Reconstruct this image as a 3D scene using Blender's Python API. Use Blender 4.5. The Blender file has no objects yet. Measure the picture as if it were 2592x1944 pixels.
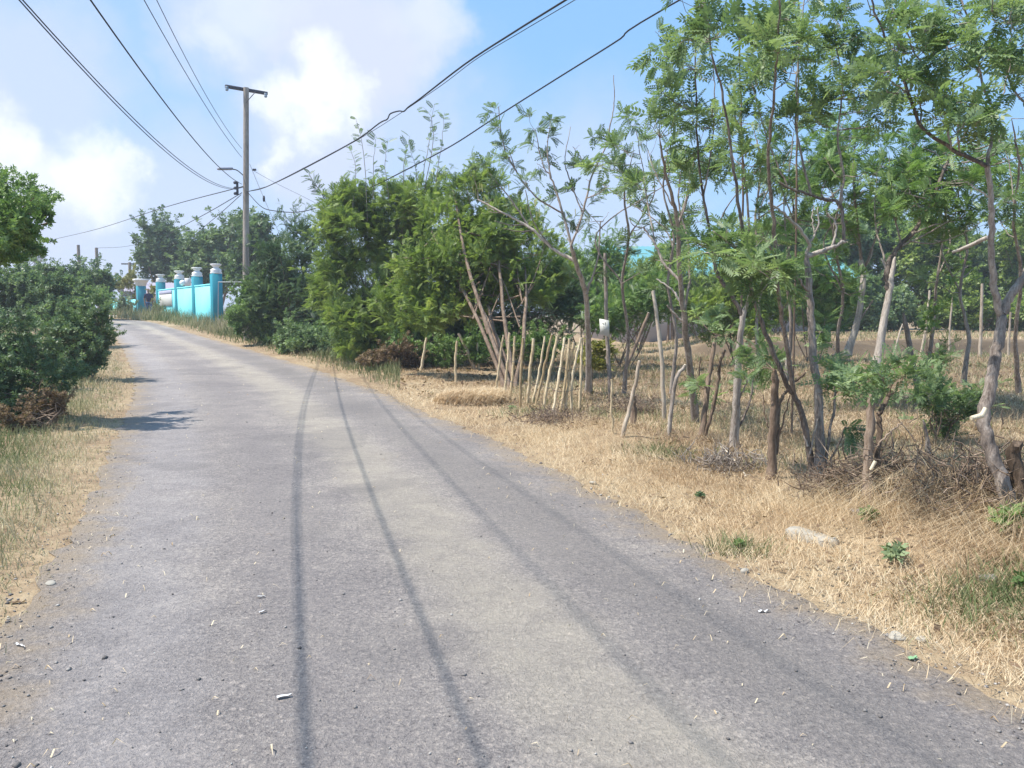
import bpy, math, random
import numpy as np
from mathutils import Vector

rng = np.random.default_rng(7)
C = bpy.context.scene
COL = C.collection
F, CX, CY, EYE = 2034.0, 1296.0, 972.0, 1.5
PITCH = math.atan(177.0 / F)
CP, SP = math.cos(PITCH), math.sin(PITCH)
SUN_AZ = np.array([-0.97, -0.24]); SUN_AZ /= np.linalg.norm(SUN_AZ)
SUN_EL = math.radians(61.2)

# ------------------------------------------------------------------ space
def smooth(t):
    t = np.clip(t, 0, 1); return t * t * (3 - 2 * t)

def ray(px, py):
    xc, yc = (px - CX) / F, (CY - py) / F
    return np.array([xc, CP + SP * yc, -SP + CP * yc])

def at(px, py, D):
    d = ray(px, py); t = D / d[1]
    return np.array([0, 0, EYE]) + d * t

def vnoise(x, y, s=1.0, seed=0.0):
    x = np.asarray(x, float) * s; y = np.asarray(y, float) * s
    return (np.sin(x * 1.3 + y * .7 + seed) + np.sin(x * -0.9 + y * 1.7 + 1.3 + seed * 2) + np.sin(x * 2.3 + y * 2.1 + 4.1 + seed)
            * .6 + np.sin(x * 3.7 - y * 3.1 + .5 + seed) * .4) / 3.0

def H0(x, y):
    x = np.asarray(x, float); y = np.asarray(y, float)
    yy = np.maximum(y, 1.0); u = x / yy
    w = 1 - smooth((u + .145) / .245)
    z = 1.45 * smooth((y - 15) / 40) * w
    # low terrace bank across the far side of the field
    bd = 29.0 + 1.2 * vnoise(x, y * 0, .35)
    z = z + .55 * smooth((y - bd) / .45) * smooth((u - .16) / .12)
    return z

def bank_y(x, y): return 29.0 + 1.2 * vnoise(x, y * 0, .35)
def mound(x, y):
    x = np.asarray(x, float); y = np.asarray(y, float)
    m = .34 * np.exp(-(((x - 3.05) / .85) ** 2 + ((y - 5.45) / .75) ** 2))
    m += .16 * np.exp(-(((x - 3.6) / .8) ** 2 + ((y - 4.6) / .6) ** 2))
    m += .10 * np.exp(-(((x - 1.2) / .7) ** 2 + ((y - 9.3) / 1.2) ** 2))
    return m

def ground_px(px, py, fn=H0):
    d = ray(px, py); D = .8
    prev = None
    for _ in range(6000):
        p = np.array([0, 0, EYE]) + d * (D / d[1])
        if p[2] <= float(fn(p[0], p[1])): return p
        D *= 1.0025
        if D > 400: break
    return p

# road edges, read off the picture and laid on the ground
LE = [(0,1594),(70,1500),(188,1360),(240,1230),(281,1125),(316,1055),(340,1000),(338,945),(310,880),(280,840),(266,822)]
RE = [(2592,1770),(2461,1720),(2227,1622),(1992,1512),(1758,1383),(1512,1242),(1348,1168),(1230,1102),(1078,1050),(973,996),(860,958),(797,935),(656,893),(492,846),(375,813)]
def edge(px_list, near_slope, far_slope):
    P = [ground_px(a, b)[:2] for a, b in px_list]
    P = np.array(P); P = P[np.argsort(P[:, 1])]
    n0, n1 = P[0], P[-1]
    pre = np.array([[n0[0] + near_slope * (t - n0[1]), t] for t in (-10., -4., 0.)])
    post = np.array([[n1[0] + far_slope * (t - n1[1]), t] for t in (n1[1] + 6, n1[1] + 14, n1[1] + 30)])
    return np.vstack([pre, P, post])
EL = edge(LE, -.40, -1.5); ER = edge(RE, -.40, -1.5)
def smooth_edge(E):
    ys = np.linspace(-10, 62, 400)
    xs = np.interp(ys, E[:, 1], E[:, 0])
    k = np.hanning(23); k /= k.sum()
    xp = np.pad(xs, 11, mode='edge'); 
    xp[:11] = xs[0] + (xs[0] - xs[1]) * np.arange(11, 0, -1); xp[-11:] = xs[-1] + (xs[-1] - xs[-2]) * np.arange(1, 12)
    return ys, np.convolve(xp, k, mode='valid')
YS, XL = smooth_edge(EL); _, XR = smooth_edge(ER)
def road_lr(y): return np.interp(y, YS, XL), np.interp(y, YS, XR)
def road_out(x, y):      # >0 outside the road (metres across), <0 inside
    l, r = road_lr(y); return np.maximum(l - x, x - r)

def H(x, y):
    x = np.asarray(x, float); y = np.asarray(y, float)
    o = road_out(x, y)
    near = np.exp(-np.maximum(y, 0) / 60)
    off = smooth(o / .5)
    z = H0(x, y) - .03 * smooth((-o - .06) / .25)
    z = z + off * (mound(x, y) + .035 * vnoise(x, y, 2.2) * near + .05 * vnoise(x, y, .6, 2.) + .015 * vnoise(x, y, 7., 1.) * near)
    return z
def gp(px, py): return ground_px(px, py, H)
def on(x, y): return np.array([x, y, float(H(x, y))])

# ------------------------------------------------------------------ mesh building
class MB:
    def __init__(s): s.v = []; s.f = {3: [], 4: []}; s.t = []; s.n = 0
    def add(s, v, f, tint=None):
        v = np.asarray(v, float); f = np.asarray(f, int)
        s.v.append(v); s.f[f.shape[1]].append(f + s.n)
        if tint is None: tint = np.full(len(v), .5)
        s.t.append(np.broadcast_to(np.asarray(tint, float), (len(v),)))
        s.n += len(v)
    def build(s, name, mat, parent=None, smoothf=False):
        me = bpy.data.meshes.new(name)
        V = np.concatenate(s.v)
        if parent is not None: V = V - np.array(parent.location)
        f4 = np.concatenate(s.f[4]) if s.f[4] else np.zeros((0, 4), int)
        f3 = np.concatenate(s.f[3]) if s.f[3] else np.zeros((0, 3), int)
        me.vertices.add(len(V)); me.vertices.foreach_set('co', V.astype(np.float32).ravel())
        nl = len(f4) * 4 + len(f3) * 3
        me.loops.add(nl); me.loops.foreach_set('vertex_index', np.concatenate([f4.ravel(), f3.ravel()]).astype(np.int32))
        me.polygons.add(len(f4) + len(f3))
        st = np.concatenate([np.arange(len(f4)) * 4, len(f4) * 4 + np.arange(len(f3)) * 3])
        me.polygons.foreach_set('loop_start', st.astype(np.int32))
        if smoothf: me.polygons.foreach_set('use_smooth', np.ones(len(f4) + len(f3), bool))
        a = me.attributes.new('tint', 'FLOAT', 'POINT'); a.data.foreach_set('value', np.concatenate(s.t).astype(np.float32))
        me.update(calc_edges=True); me.validate()
        me.materials.append(mat)
        o = bpy.data.objects.new(name, me); COL.objects.link(o)
        if parent is not None: o.parent = parent
        return o

def tube(mb, P, R, k=7, tint=.5, cap=True, rough=0.0):
    P = np.asarray(P, float); n = len(P)
    R = np.interp(np.linspace(0, 1, n), np.linspace(0, 1, len(np.atleast_1d(R))), np.atleast_1d(R)) if np.size(R) != n else np.asarray(R, float)
    T = np.gradient(P, axis=0); T /= np.linalg.norm(T, axis=1)[:, None] + 1e-9
    a = np.array([1., 0, 0]) if abs(T[0][0]) < .8 else np.array([0, 1., 0])
    U = np.zeros_like(P); u = a
    for i in range(n):
        u = u - T[i] * (u @ T[i]); u /= np.linalg.norm(u) + 1e-9; U[i] = u
    W = np.cross(T, U)
    th = np.arange(k) / k * 2 * math.pi
    rr = R[:, None] * (1 + (rng.normal(0, rough, (n, k)) if rough else 0))
    V = P[:, None, :] + rr[..., None] * (np.cos(th)[None, :, None] * U[:, None, :] + np.sin(th)[None, :, None] * W[:, None, :])
    i = np.arange(n - 1)[:, None] * k; j = np.arange(k)[None, :]; j2 = (j + 1) % k
    Fq = np.stack([i + j, i + j2, i + k + j2, i + k + j], -1).reshape(-1, 4)
    mb.add(V.reshape(-1, 3), Fq, tint)
    if cap:
        c = np.vstack([P[0], P[-1]]); base = np.vstack([V[0], V[-1], c])
        jj = np.arange(k); f0 = np.stack([np.full(k, 2 * k), (jj + 1) % k, jj], -1); f1 = np.stack([np.full(k, 2 * k + 1), k + jj, k + (jj + 1) % k], -1)
        mb.add(base, np.vstack([f0, f1]), tint)

def box(mb, lo, hi, tint=.5, M=None, bev=0.0):
    lo = np.array(lo, float); hi = np.array(hi, float)
    if bev <= 0:
        v = np.array([[lo[0] if not i & 1 else hi[0], lo[1] if not i & 2 else hi[1], lo[2] if not i & 4 else hi[2]] for i in range(8)])
        f = [[0, 2, 3, 1], [4, 5, 7, 6], [0, 1, 5, 4], [2, 6, 7, 3], [0, 4, 6, 2], [1, 3, 7, 5]]
        if M is not None: v = M(v)
        mb.add(v, f, tint)
    else:
        b = bev; zs = [(lo[2], b), (lo[2] + b, 0), (hi[2] - b, 0), (hi[2], b)]
        V = []
        for z, e in zs:
            x0, x1, y0, y1 = lo[0] + e, hi[0] - e, lo[1] + e, hi[1] - e; c = b
            V += [[x0 + c, y0, z], [x1 - c, y0, z], [x1, y0 + c, z], [x1, y1 - c, z], [x1 - c, y1, z], [x0 + c, y1, z], [x0, y1 - c, z], [x0, y0 + c, z]]
        V = np.array(V, float); Fq = []
        for r in range(3):
            for j in range(8): Fq.append([r * 8 + j, r * 8 + (j + 1) % 8, r * 8 + 8 + (j + 1) % 8, r * 8 + 8 + j])
        for r, s in ((0, -1), (24, 1)):
            q = [[0, 1, 2, 7], [7, 2, 3, 6], [6, 3, 4, 5]]
            for a in q: Fq.append([r + i for i in (a if s > 0 else a[::-1])])
        if M is not None: V = M(V)
        mb.add(V, Fq, tint)

def lathe(mb, prof, k=14, tint=.5, M=None, rot=0.0):
    prof = np.array(prof, float); th = np.arange(k) / k * 2 * math.pi + rot
    V = np.stack([prof[:, 0][:, None] * np.cos(th), prof[:, 0][:, None] * np.sin(th), np.repeat(prof[:, 1][:, None], k, 1)], -1).reshape(-1, 3)
    n = len(prof); i = np.arange(n - 1)[:, None] * k; j = np.arange(k)[None, :]; j2 = (j + 1) % k
    Fq = np.stack([i + j, i + j2, i + k + j2, i + k + j], -1).reshape(-1, 4)
    if M is not None: V = M(V)
    mb.add(V, Fq, tint)

def curve(pts, n=14, wob=0.0):
    """Catmull-Rom through 3-D points."""
    P = np.asarray(pts, float)
    if len(P) == 2: P = np.vstack([P[0], P.mean(0), P[1]])
    Q = np.vstack([2 * P[0] - P[1], P, 2 * P[-1] - P[-2]])
    t = np.linspace(0, len(P) - 1 - 1e-6, n); i = t.astype(int); f = (t - i)[:, None]
    a, b, c, d = Q[i], Q[i + 1], Q[i + 2], Q[i + 3]
    out = .5 * ((2 * b) + (-a + c) * f + (2 * a - 5 * b + 4 * c - d) * f ** 2 + (-a + 3 * b - 3 * c + d) * f ** 3)
    if wob:
        w = rng.normal(0, wob, out.shape); w[0] = 0; out = out + w
    return out

# ------------------------------------------------------------------ tagging
def tag(o, label=None, cat=None, group=None, kind=None):
    if label: o['label'] = label
    if cat: o['category'] = cat
    if group: o['group'] = group
    if kind: o['kind'] = kind
    return o
def thing(name, label, cat, loc, group=None):
    o = bpy.data.objects.new(name, None); COL.objects.link(o)
    o.location = tuple(float(c) for c in loc); o.empty_display_size = .2
    return tag(o, label, cat, group)

# ------------------------------------------------------------------ materials
def nodes(name):
    m = bpy.data.materials.new(name); m.use_nodes = True
    nt = m.node_tree; nt.nodes.clear()
    out = nt.nodes.new('ShaderNodeOutputMaterial')
    return m, nt, out
def N(nt, t, **kw):
    n = nt.nodes.new(t)
    for k, v in kw.items():
        if k.startswith('i_'): 
            key = k[2:]; key = int(key) if key.isdigit() else key.replace('_', ' ')
            n.inputs[key].default_value = v
        else: setattr(n, k, v)
    return n
def ramp(nt, fac, stops):
    r = N(nt, 'ShaderNodeValToRGB'); e = r.color_ramp.elements
    while len(e) > 1: e.remove(e[-1])
    e[0].position = stops[0][0]; e[0].color = (*stops[0][1], 1)
    for p, c in stops[1:]:
        k = e.new(p); k.color = (*c, 1)
    nt.links.new(fac, r.inputs[0]); return r.outputs[0]
def math_(nt, op, a, b=None, clamp=False):
    n = N(nt, 'ShaderNodeMath', operation=op); n.use_clamp = clamp
    for i, x in enumerate((a, b)):
        if x is None: continue
        if isinstance(x, (int, float)): n.inputs[i].default_value = x
        else: nt.links.new(x, n.inputs[i])
    return n.outputs[0]
def mixc(nt, fac, a, b, mode='MIX'):
    n = N(nt, 'ShaderNodeMix', data_type='RGBA', blend_type=mode)
    for idx, x in ((0, fac), (6, a), (7, b)):
        if isinstance(x, (int, float)): n.inputs[idx].default_value = x
        elif isinstance(x, tuple): n.inputs[idx].default_value = (*x, 1)
        else: nt.links.new(x, n.inputs[idx])
    return n.outputs[2]
def noise(nt, scale, detail=4, rough=.55, coord='Object', dist=0.0):
    tc = N(nt, 'ShaderNodeTexCoord'); 
    if coord == 'World':
        g = N(nt, 'ShaderNodeNewGeometry'); src = g.outputs['Position']
    else: src = tc.outputs[coord]
    n = N(nt, 'ShaderNodeTexNoise'); n.inputs['Scale'].default_value = scale; n.inputs['Detail'].default_value = detail
    n.inputs['Roughness'].default_value = rough; n.inputs['Distortion'].default_value = dist
    nt.links.new(src, n.inputs['Vector']); return n.outputs['Fac']
def attr(nt, name):
    a = N(nt, 'ShaderNodeAttribute'); a.attribute_name = name; return a.outputs['Fac']
def bumpn(nt, h, strength, dist=.02):
    b = N(nt, 'ShaderNodeBump'); b.inputs['Strength'].default_value = strength; b.inputs['Distance'].default_value = dist
    nt.links.new(h, b.inputs['Height']); return b.outputs[0]
def principled(nt, out, col, rough=.7, normal=None, spec=.3, metal=0.0):
    p = N(nt, 'ShaderNodeBsdfPrincipled')
    if isinstance(col, tuple): p.inputs['Base Color'].default_value = (*col, 1)
    else: nt.links.new(col, p.inputs['Base Color'])
    if isinstance(rough, (int, float)): p.inputs['Roughness'].default_value = rough
    else: nt.links.new(rough, p.inputs['Roughness'])
    p.inputs['Specular IOR Level'].default_value = spec; p.inputs['Metallic'].default_value = metal
    if normal is not None: nt.links.new(normal, p.inputs['Normal'])
    nt.links.new(p.outputs[0], out.inputs[0]); return p

def leaf_mat(name, dark, mid, light, trans=.3, rough=.45):
    m, nt, out = nodes(name)
    t = attr(nt, 'tint'); nz = noise(nt, 1.7, 3, .6, 'World')
    f = math_(nt, 'ADD', math_(nt, 'MULTIPLY', t, .75), math_(nt, 'MULTIPLY', nz, .5))
    f = math_(nt, 'SUBTRACT', f, .12, True)
    col = ramp(nt, f, [(.1, dark), (.5, mid), (.9, light)])
    p = principled(nt, out, col, rough, None, .35)
    tr = N(nt, 'ShaderNodeBsdfTranslucent'); 
    tc = mixc(nt, 1.0, col, (1.2, 1.32, .72), 'MULTIPLY'); nt.links.new(tc, tr.inputs[0])
    mx = N(nt, 'ShaderNodeMixShader'); mx.inputs[0].default_value = trans
    nt.links.new(p.outputs[0], mx.inputs[1]); nt.links.new(tr.outputs[0], mx.inputs[2]); nt.links.new(mx.outputs[0], out.inputs[0])
    return m
def bark_mat(name, dark, mid, pale, sc=9):
    m, nt, out = nodes(name)
    gg = N(nt, 'ShaderNodeNewGeometry'); sc3 = N(nt, 'ShaderNodeVectorMath', operation='MULTIPLY'); sc3.inputs[1].default_value = (1, 1, .22); nt.links.new(gg.outputs['Position'], sc3.inputs[0])
    def nz_(k_):
        q_ = N(nt, 'ShaderNodeTexNoise'); q_.inputs['Scale'].default_value = k_; q_.inputs['Detail'].default_value = 6; q_.inputs['Roughness'].default_value = .68; nt.links.new(sc3.outputs[0], q_.inputs['Vector']); return q_.outputs['Fac']
    n1 = nz_(sc); n2 = nz_(sc * 5)
    f = math_(nt, 'ADD', math_(nt, 'MULTIPLY', n1, .55), math_(nt, 'MULTIPLY', n2, .45))
    f = math_(nt, 'ADD', math_(nt, 'MULTIPLY', math_(nt, 'SUBTRACT', f, .5), 2.4), attr(nt, 'tint'), True)
    col = ramp(nt, f, [(.15, dark), (.5, mid), (.85, pale)])
    principled(nt, out, col, .85, bumpn(nt, f, .9, .012), .2); return m
def plain_mat(name, col, var=.12, rough=.7, sc=6, spec=.3, metal=0.0, dirt=None):
    m, nt, out = nodes(name)
    n1 = noise(nt, sc, 6, .6, 'World')
    c = mixc(nt, n1, tuple(x * (1 - var) for x in col), tuple(min(1, x * (1 + var)) for x in col))
    if dirt:
        n2 = noise(nt, sc * .35, 7, .7, 'World', .6); c = mixc(nt, math_(nt, 'MULTIPLY', math_(nt, 'SUBTRACT', n2, .5, True), 3.0, True), c, dirt)
    principled(nt, out, c, rough, bumpn(nt, n1, .15, .01), spec, metal); return m
def grass_mat(name, stops, trans=.25):
    m, nt, out = nodes(name)
    t = attr(nt, 'tint'); nz = noise(nt, .9, 4, .6, 'World')
    f = math_(nt, 'ADD', math_(nt, 'MULTIPLY', t, .7), math_(nt, 'SUBTRACT', math_(nt, 'MULTIPLY', nz, .9), .3), True)
    col = ramp(nt, f, stops)
    p = principled(nt, out, col, .75, None, .15)
    tr = N(nt, 'ShaderNodeBsdfTranslucent'); nt.links.new(col, tr.inputs[0])
    mx = N(nt, 'ShaderNodeMixShader'); mx.inputs[0].default_value = trans
    nt.links.new(p.outputs[0], mx.inputs[1]); nt.links.new(tr.outputs[0], mx.inputs[2]); nt.links.new(mx.outputs[0], out.inputs[0])
    return m

LF_FRESH = leaf_mat('fresh_leaf', (.085, .14, .07), (.185, .26, .125), (.34, .42, .215), .4)
LF_YEL = leaf_mat('yellow_green_leaf', (.085, .135, .035), (.225, .305, .085), (.40, .46, .15), .4)
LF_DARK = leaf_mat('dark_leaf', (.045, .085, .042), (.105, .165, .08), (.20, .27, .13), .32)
LF_BLUE = leaf_mat('dull_leaf', (.07, .115, .06), (.165, .235, .12), (.30, .375, .20), .36)
LF_MID = leaf_mat('mid_leaf', (.07, .125, .045), (.16, .255, .085), (.30, .40, .15), .38)
LF_DRY = leaf_mat('dry_leaf', (.085, .055, .035), (.20, .13, .08), (.34, .26, .16), .2, .8)
LF_GOLD = leaf_mat('golden_leaf', (.14, .15, .04), (.28, .27, .08), (.42, .38, .15), .3)
LF_SAGE = leaf_mat('sage_leaf', (.10, .15, .07), (.22, .28, .14), (.36, .42, .24), .2)
BK_GREY = bark_mat('grey_bark', (.11, .085, .07), (.30, .245, .205), (.54, .47, .40), 16)
BK_BROWN = bark_mat('brown_bark', (.085, .06, .042), (.225, .16, .115), (.38, .29, .22))
BK_PALE = bark_mat('pale_dry_wood', (.28, .21, .15), (.47, .38, .29), (.62, .54, .43))
BK_STAKE = bark_mat('stake_wood', (.36, .26, .14), (.62, .49, .31), (.76, .66, .48), 14)
BK_POLE = bark_mat('pole_wood', (.20, .165, .135), (.33, .28, .235), (.46, .41, .36), 5)
CABLE = plain_mat('cable_black', (.02, .02, .024), .2, .6)
METAL = plain_mat('galvanised_metal', (.34, .35, .36), .2, .5, 20, .5, .4)
DARKMET = plain_mat('dark_hardware', (.06, .06, .075), .3, .6, 20)
TEAL = plain_mat('teal_paint', (.015, .26, .33), .08, .55, 3, .4, 0, (.05, .30, .33))
CYAN = plain_mat('cyan_paint', (.26, .84, .88), .04, .6, 2.5, .3, 0, (.22, .60, .60))
WHITE = plain_mat('white_paint', (.78, .76, .74), .06, .6, 8, .3, 0, (.50, .47, .45))
SIGNW = plain_mat('board_white', (.62, .61, .56), .05, .55, 15, .3, 0, (.62, .60, .53))
MAROON = plain_mat('brown_gate_paint', (.10, .055, .06), .2, .6)
CONC = plain_mat('pale_concrete', (.36, .33, .28), .2, .9, 12, .2, 0, (.28, .25, .2))
STONE = plain_mat('grey_stone', (.22, .20, .19), .4, .9, 10)
ROOF = plain_mat('teal_roof_sheet', (.13, .33, .36), .12, .5, 2, .4, 0, (.20, .34, .33))
HWALL = plain_mat('house_wall_paint', (.42, .40, .42), .1, .8, 2)
PINK = plain_mat('pink_cloth', (.72, .08, .34), .1, .7)
PAPER = plain_mat('white_paper', (.62, .61, .60), .05, .7)
GREENPL = plain_mat('green_plastic', (.25, .42, .22), .2, .4)

# ------------------------------------------------------------------ leaf templates (axis +Y, face +Z)
def leaflet(base, d, side, L, W, up):
    tip = base + d * L; mid = base + d * L * .48
    return [base, mid + side * W * .5 + up * W * .22, tip - up * L * .08, mid - side * W * .5 + up * W * .22]
def pinnate(pairs=6, ll=.30, lw=.13, droop=.25, ang=58, term=True):
    V = []; a = math.radians(ang)
    def r(t): return np.array([0, t, -droop * t * t])
    for i in range(pairs):
        t = .2 + .74 * i / max(1, pairs - 1); s = math.sin(math.pi * (.25 + .6 * i / pairs))
        for sg in (-1, 1):
            d = np.array([sg * math.sin(a), math.cos(a), -.12]); d /= np.linalg.norm(d)
            side = np.array([-d[1], d[0], 0]) 
            V += leaflet(r(t), d, side, ll * (.6 + .4 * s), lw * (.7 + .3 * s), np.array([0, 0, 1.]))
    if term: V += leaflet(r(.97), np.array([0, 1, -.3]), np.array([1., 0, 0]), ll, lw, np.array([0, 0, 1.]))
    w = .012
    V += [r(0) + [w, 0, 0], r(.5) + [w * .8, 0, 0], r(.5) - [w * .8, 0, 0], r(0) - [w, 0, 0]]
    V += [r(.5) + [w * .8, 0, 0], r(1) + [w * .4, 0, 0], r(1) - [w * .4, 0, 0], r(.5) - [w * .8, 0, 0]]
    V = np.array(V); return V, np.arange(len(V)).reshape(-1, 4)
def whorl(n=7, L=.62, W=.26, spread=62):
    V = []; g = 2.39996
    for i in range(n):
        t = .15 + .8 * i / n; a = math.radians(spread * (1.1 - .6 * i / n)); th = g * i
        d = np.array([math.sin(a) * math.cos(th), math.cos(a), math.sin(a) * math.sin(th)])
        side = np.cross(d, [0, 1., 0]); side /= np.linalg.norm(side) + 1e-9; up = np.cross(side, d)
        b = np.array([0, t * .6, 0]); V += leaflet(b, d, side, L * (1 - .3 * i / n), W, up)
    V = np.array(V); return V, np.arange(len(V)).reshape(-1, 4)
T_PIN = [pinnate(6, .30, .14, .2), pinnate(5, .33, .16, .35, 52), pinnate(7, .27, .12, .12, 62)]
T_FEA = [pinnate(8, .34, .10, .3, 64), pinnate(7, .36, .11, .45, 60)]
T_WH = [whorl(7), whorl(6, .7, .3), whorl(8, .55, .22, 75)]
T_CO = [whorl(5, .8, .42, 70), whorl(6, .75, .38, 80), pinnate(3, .5, .3, .3)]

def sprays(mb, tmpl, P, Dv, S, tint, roll=1.0, up=(0, 0, 1.)):
    """instantiates leaf templates at P along directions Dv (merged into the one foliage mesh)"""
    P = np.asarray(P, float); n = len(P)
    if n == 0: return
    Dv = Dv / (np.linalg.norm(Dv, axis=1)[:, None] + 1e-9)
    upv = np.array(up)[None, :] + rng.normal(0, .45 * roll, (n, 3))
    X = np.cross(Dv, upv); X /= np.linalg.norm(X, axis=1)[:, None] + 1e-9
    Z = np.cross(X, Dv)
    which = rng.integers(0, len(tmpl), n)
    for k, (V, Fq) in enumerate(tmpl):
        s = np.where(which == k)[0]
        if len(s) == 0: continue
        B = np.stack([X[s], Dv[s], Z[s]], 1)          # n,3,3
        A = P[s][:, None, :] + S[s][:, None, None] * np.einsum('mk,nkj->nmj', V, B)
        m = len(V); fq = (Fq[None] + (np.arange(len(s)) * m)[:, None, None]).reshape(-1, 4)
        tt = tint[s][:, None] + np.repeat(rng.normal(0, .09, (len(s), m // 4)), 4, axis=1)
        mb.add(A.reshape(-1, 3), fq, np.clip(tt, 0, 1).ravel())

def pick(n, lo, hi): return rng.uniform(lo, hi, n)
def unit(n):
    d = rng.normal(0, 1, (n, 3)); return d / np.linalg.norm(d, axis=1)[:, None]

def lobe_points(lobes, dens, L, gap=.0, shell=.55, ph=0.0):
    """points + outward dirs in the outer shell of a union of ellipsoids; gaps and clumps by a 3-D wave field"""
    PP, DD = [], []
    Cn = np.array([l[0] for l in lobes]); Rn = np.array([l[1] for l in lobes])
    for c, r in zip(Cn, Rn):
        area = 4 * math.pi * (((r[0] * r[1]) ** 1.6 + (r[0] * r[2]) ** 1.6 + (r[1] * r[2]) ** 1.6) / 3) ** (1 / 1.6)
        n = max(6, int(dens * area / (L * L)))
        d = unit(n); q = shell + (1 - shell) * rng.random(n) ** .7
        q *= 1 + .16 * np.sin(d[:, 0] * 7 + ph) * np.sin(d[:, 2] * 8 + 1 + ph) + rng.normal(0, .07, n)
        p = c + d * r * q[:, None]
        ins = np.zeros(n, bool)
        for c2, r2 in zip(Cn, Rn):
            if c2 is c: continue
            e = np.linalg.norm((p - c2) / r2, axis=1); ins |= (e < shell * .8) & (np.linalg.norm(c2 - c) > 1e-6)
        w = np.sin(p[:, 0] * 3.1 / max(.5, L * 4) + ph) + np.sin(p[:, 1] * 2.7 / max(.5, L * 4) + 2 * ph) + np.sin(p[:, 2] * 3.6 / max(.5, L * 4) + 1 + ph)
        keep = ~ins & (w / 3 + rng.normal(0, .25, n) > -1 + gap)
        PP.append(p[keep]); DD.append(d[keep])
    return np.concatenate(PP), np.concatenate(DD)

def px_lobes(D, L, depth=.75, jit=.0):
    out = []
    for l in L:
        cx, cy, rx, ry = l[:4]; dd = l[4] if len(l) > 4 else rng.normal(0, jit)
        Dk = D + dd; k = Dk / F
        out.append((at(cx, cy, Dk), np.array([rx * k, rx * k * depth, ry * k])))
    return out

def bush(name, label, cat, D, lob, leaf, L=.2, dens=2.2, tm=T_PIN, group=None, gap=.35, stems=4, bark=BK_BROWN, base=None, shell=.5, jit=.4,
         stem_r=.03, up=.5, out=.9, crown='crown', twigs=6, extra=None, depth=.75, ph=None, trunk='trunk', sprigs_k=1):
    lobes = px_lobes(D, lob, depth, jit); main = list(lobes); lobes = []
    for c, r in main:
        lobes.append((c, r * .74))
        for _ in range(int(rng.integers(5, 9))):
            q = unit(1)[0]; q[2] = q[2] * .8 + .15; q /= np.linalg.norm(q); f_ = rng.uniform(.28, .5)
            lobes.append((c + r * q * rng.uniform(.72, 1.0 - f_ * .15), r * f_ * np.array([1, 1, rng.uniform(.7, 1.2)])))
    ph = rng.random() * 6 if ph is None else ph
    cen = np.mean([l[0] for l in lobes], 0)
    b = on(cen[0], cen[1]) if base is None else np.array(base, float)
    root = thing(name, label, cat, b, group)
    L = L * .88; P, d = lobe_points(lobes, dens * 1.15, L, gap, shell, ph)
    zg = H(P[:, 0], P[:, 1]); k = P[:, 2] > zg + .03; P, d = P[k], d[k]
    n = len(P)
    dirs = d * out + np.array([0, 0, up]) + rng.normal(0, .6, (n, 3))
    S = L * rng.uniform(.7, 1.35, n)
    tint = np.clip(.45 + .22 * np.sin(P[:, 0] * 2.1 / (L * 4) + ph) * np.sin(P[:, 2] * 2.3 / (L * 4)) + rng.normal(0, .15, n), 0, 1)
    mb = MB(); sprays(mb, tm, P - dirs / np.linalg.norm(dirs, axis=1)[:, None] * L * .4, dirs, S, tint)
    ns = int(len(main) * 7 * sprigs_k * (1 if L < .3 else .5)); sw = MB()
    for _ in range(ns):
        c, r = main[rng.integers(len(main))]; q = unit(1)[0]; q[2] = abs(q[2]) * .8 + .1; q[1] = -abs(q[1]) if rng.random() < .5 else q[1]; q /= np.linalg.norm(q); p0 = c + r * q * .8
        if p0[2] < float(H(p0[0], p0[1])) + .1: continue
        dv = q * .7 + np.array([0, 0, .7]) + rng.normal(0, .3, 3); dv /= np.linalg.norm(dv); sl_ = L * rng.uniform(1.6, 4.2); m_ = int(rng.integers(7, 12)); t_ = np.linspace(.15, 1, m_)
        pts = p0 + dv * (sl_ * t_)[:, None] + np.array([0, 0, -.2]) * sl_ * (t_ ** 2)[:, None]
        tube(mb, np.vstack([p0, pts[m_ // 2], pts[-1]]), [L * .03, L * .012], 3, .5, False)
        pr = unit(m_) ; sprays(mb, tm, pts, pr * .75 + dv * .6, L * pick(m_, .5, .95), np.clip(.58 + rng.normal(0, .16, m_), 0, 1))
    mb.build(crown, leaf, root)
    if stems:
        mb = MB()
        for i in range(stems):
            c, r = main[i % len(main)]
            s = b + np.array([rng.normal(0, .12), rng.normal(0, .12), -.05]) * (1 if stems > 1 else 0) + [0, 0, -.05]
            e = c + r * rng.normal(0, .25, 3); mid = s * .5 + e * .5 + np.array([rng.normal(0, .07), rng.normal(0, .07), .04]) * np.linalg.norm(e - s) * .5
            tube(mb, curve([s, mid, e], 9, .01), [stem_r, stem_r * .75, stem_r * .35], 6, .5, True, .08)
            for _ in range(twigs):
                c2, r2 = lobes[rng.integers(len(lobes))]; e2 = c2 + unit(1)[0] * r2 * rng.uniform(.6, 1.0)
                st = s + (e - s) * rng.uniform(.4, .9)
                tube(mb, curve([st, (st + e2) / 2 + rng.normal(0, .06, 3), e2], 6), [stem_r * .4, stem_r * .12], 4, .55, False)
        mb.build(trunk, bark, root)
    if extra: extra(root, lobes)
    return root, lobes

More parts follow.
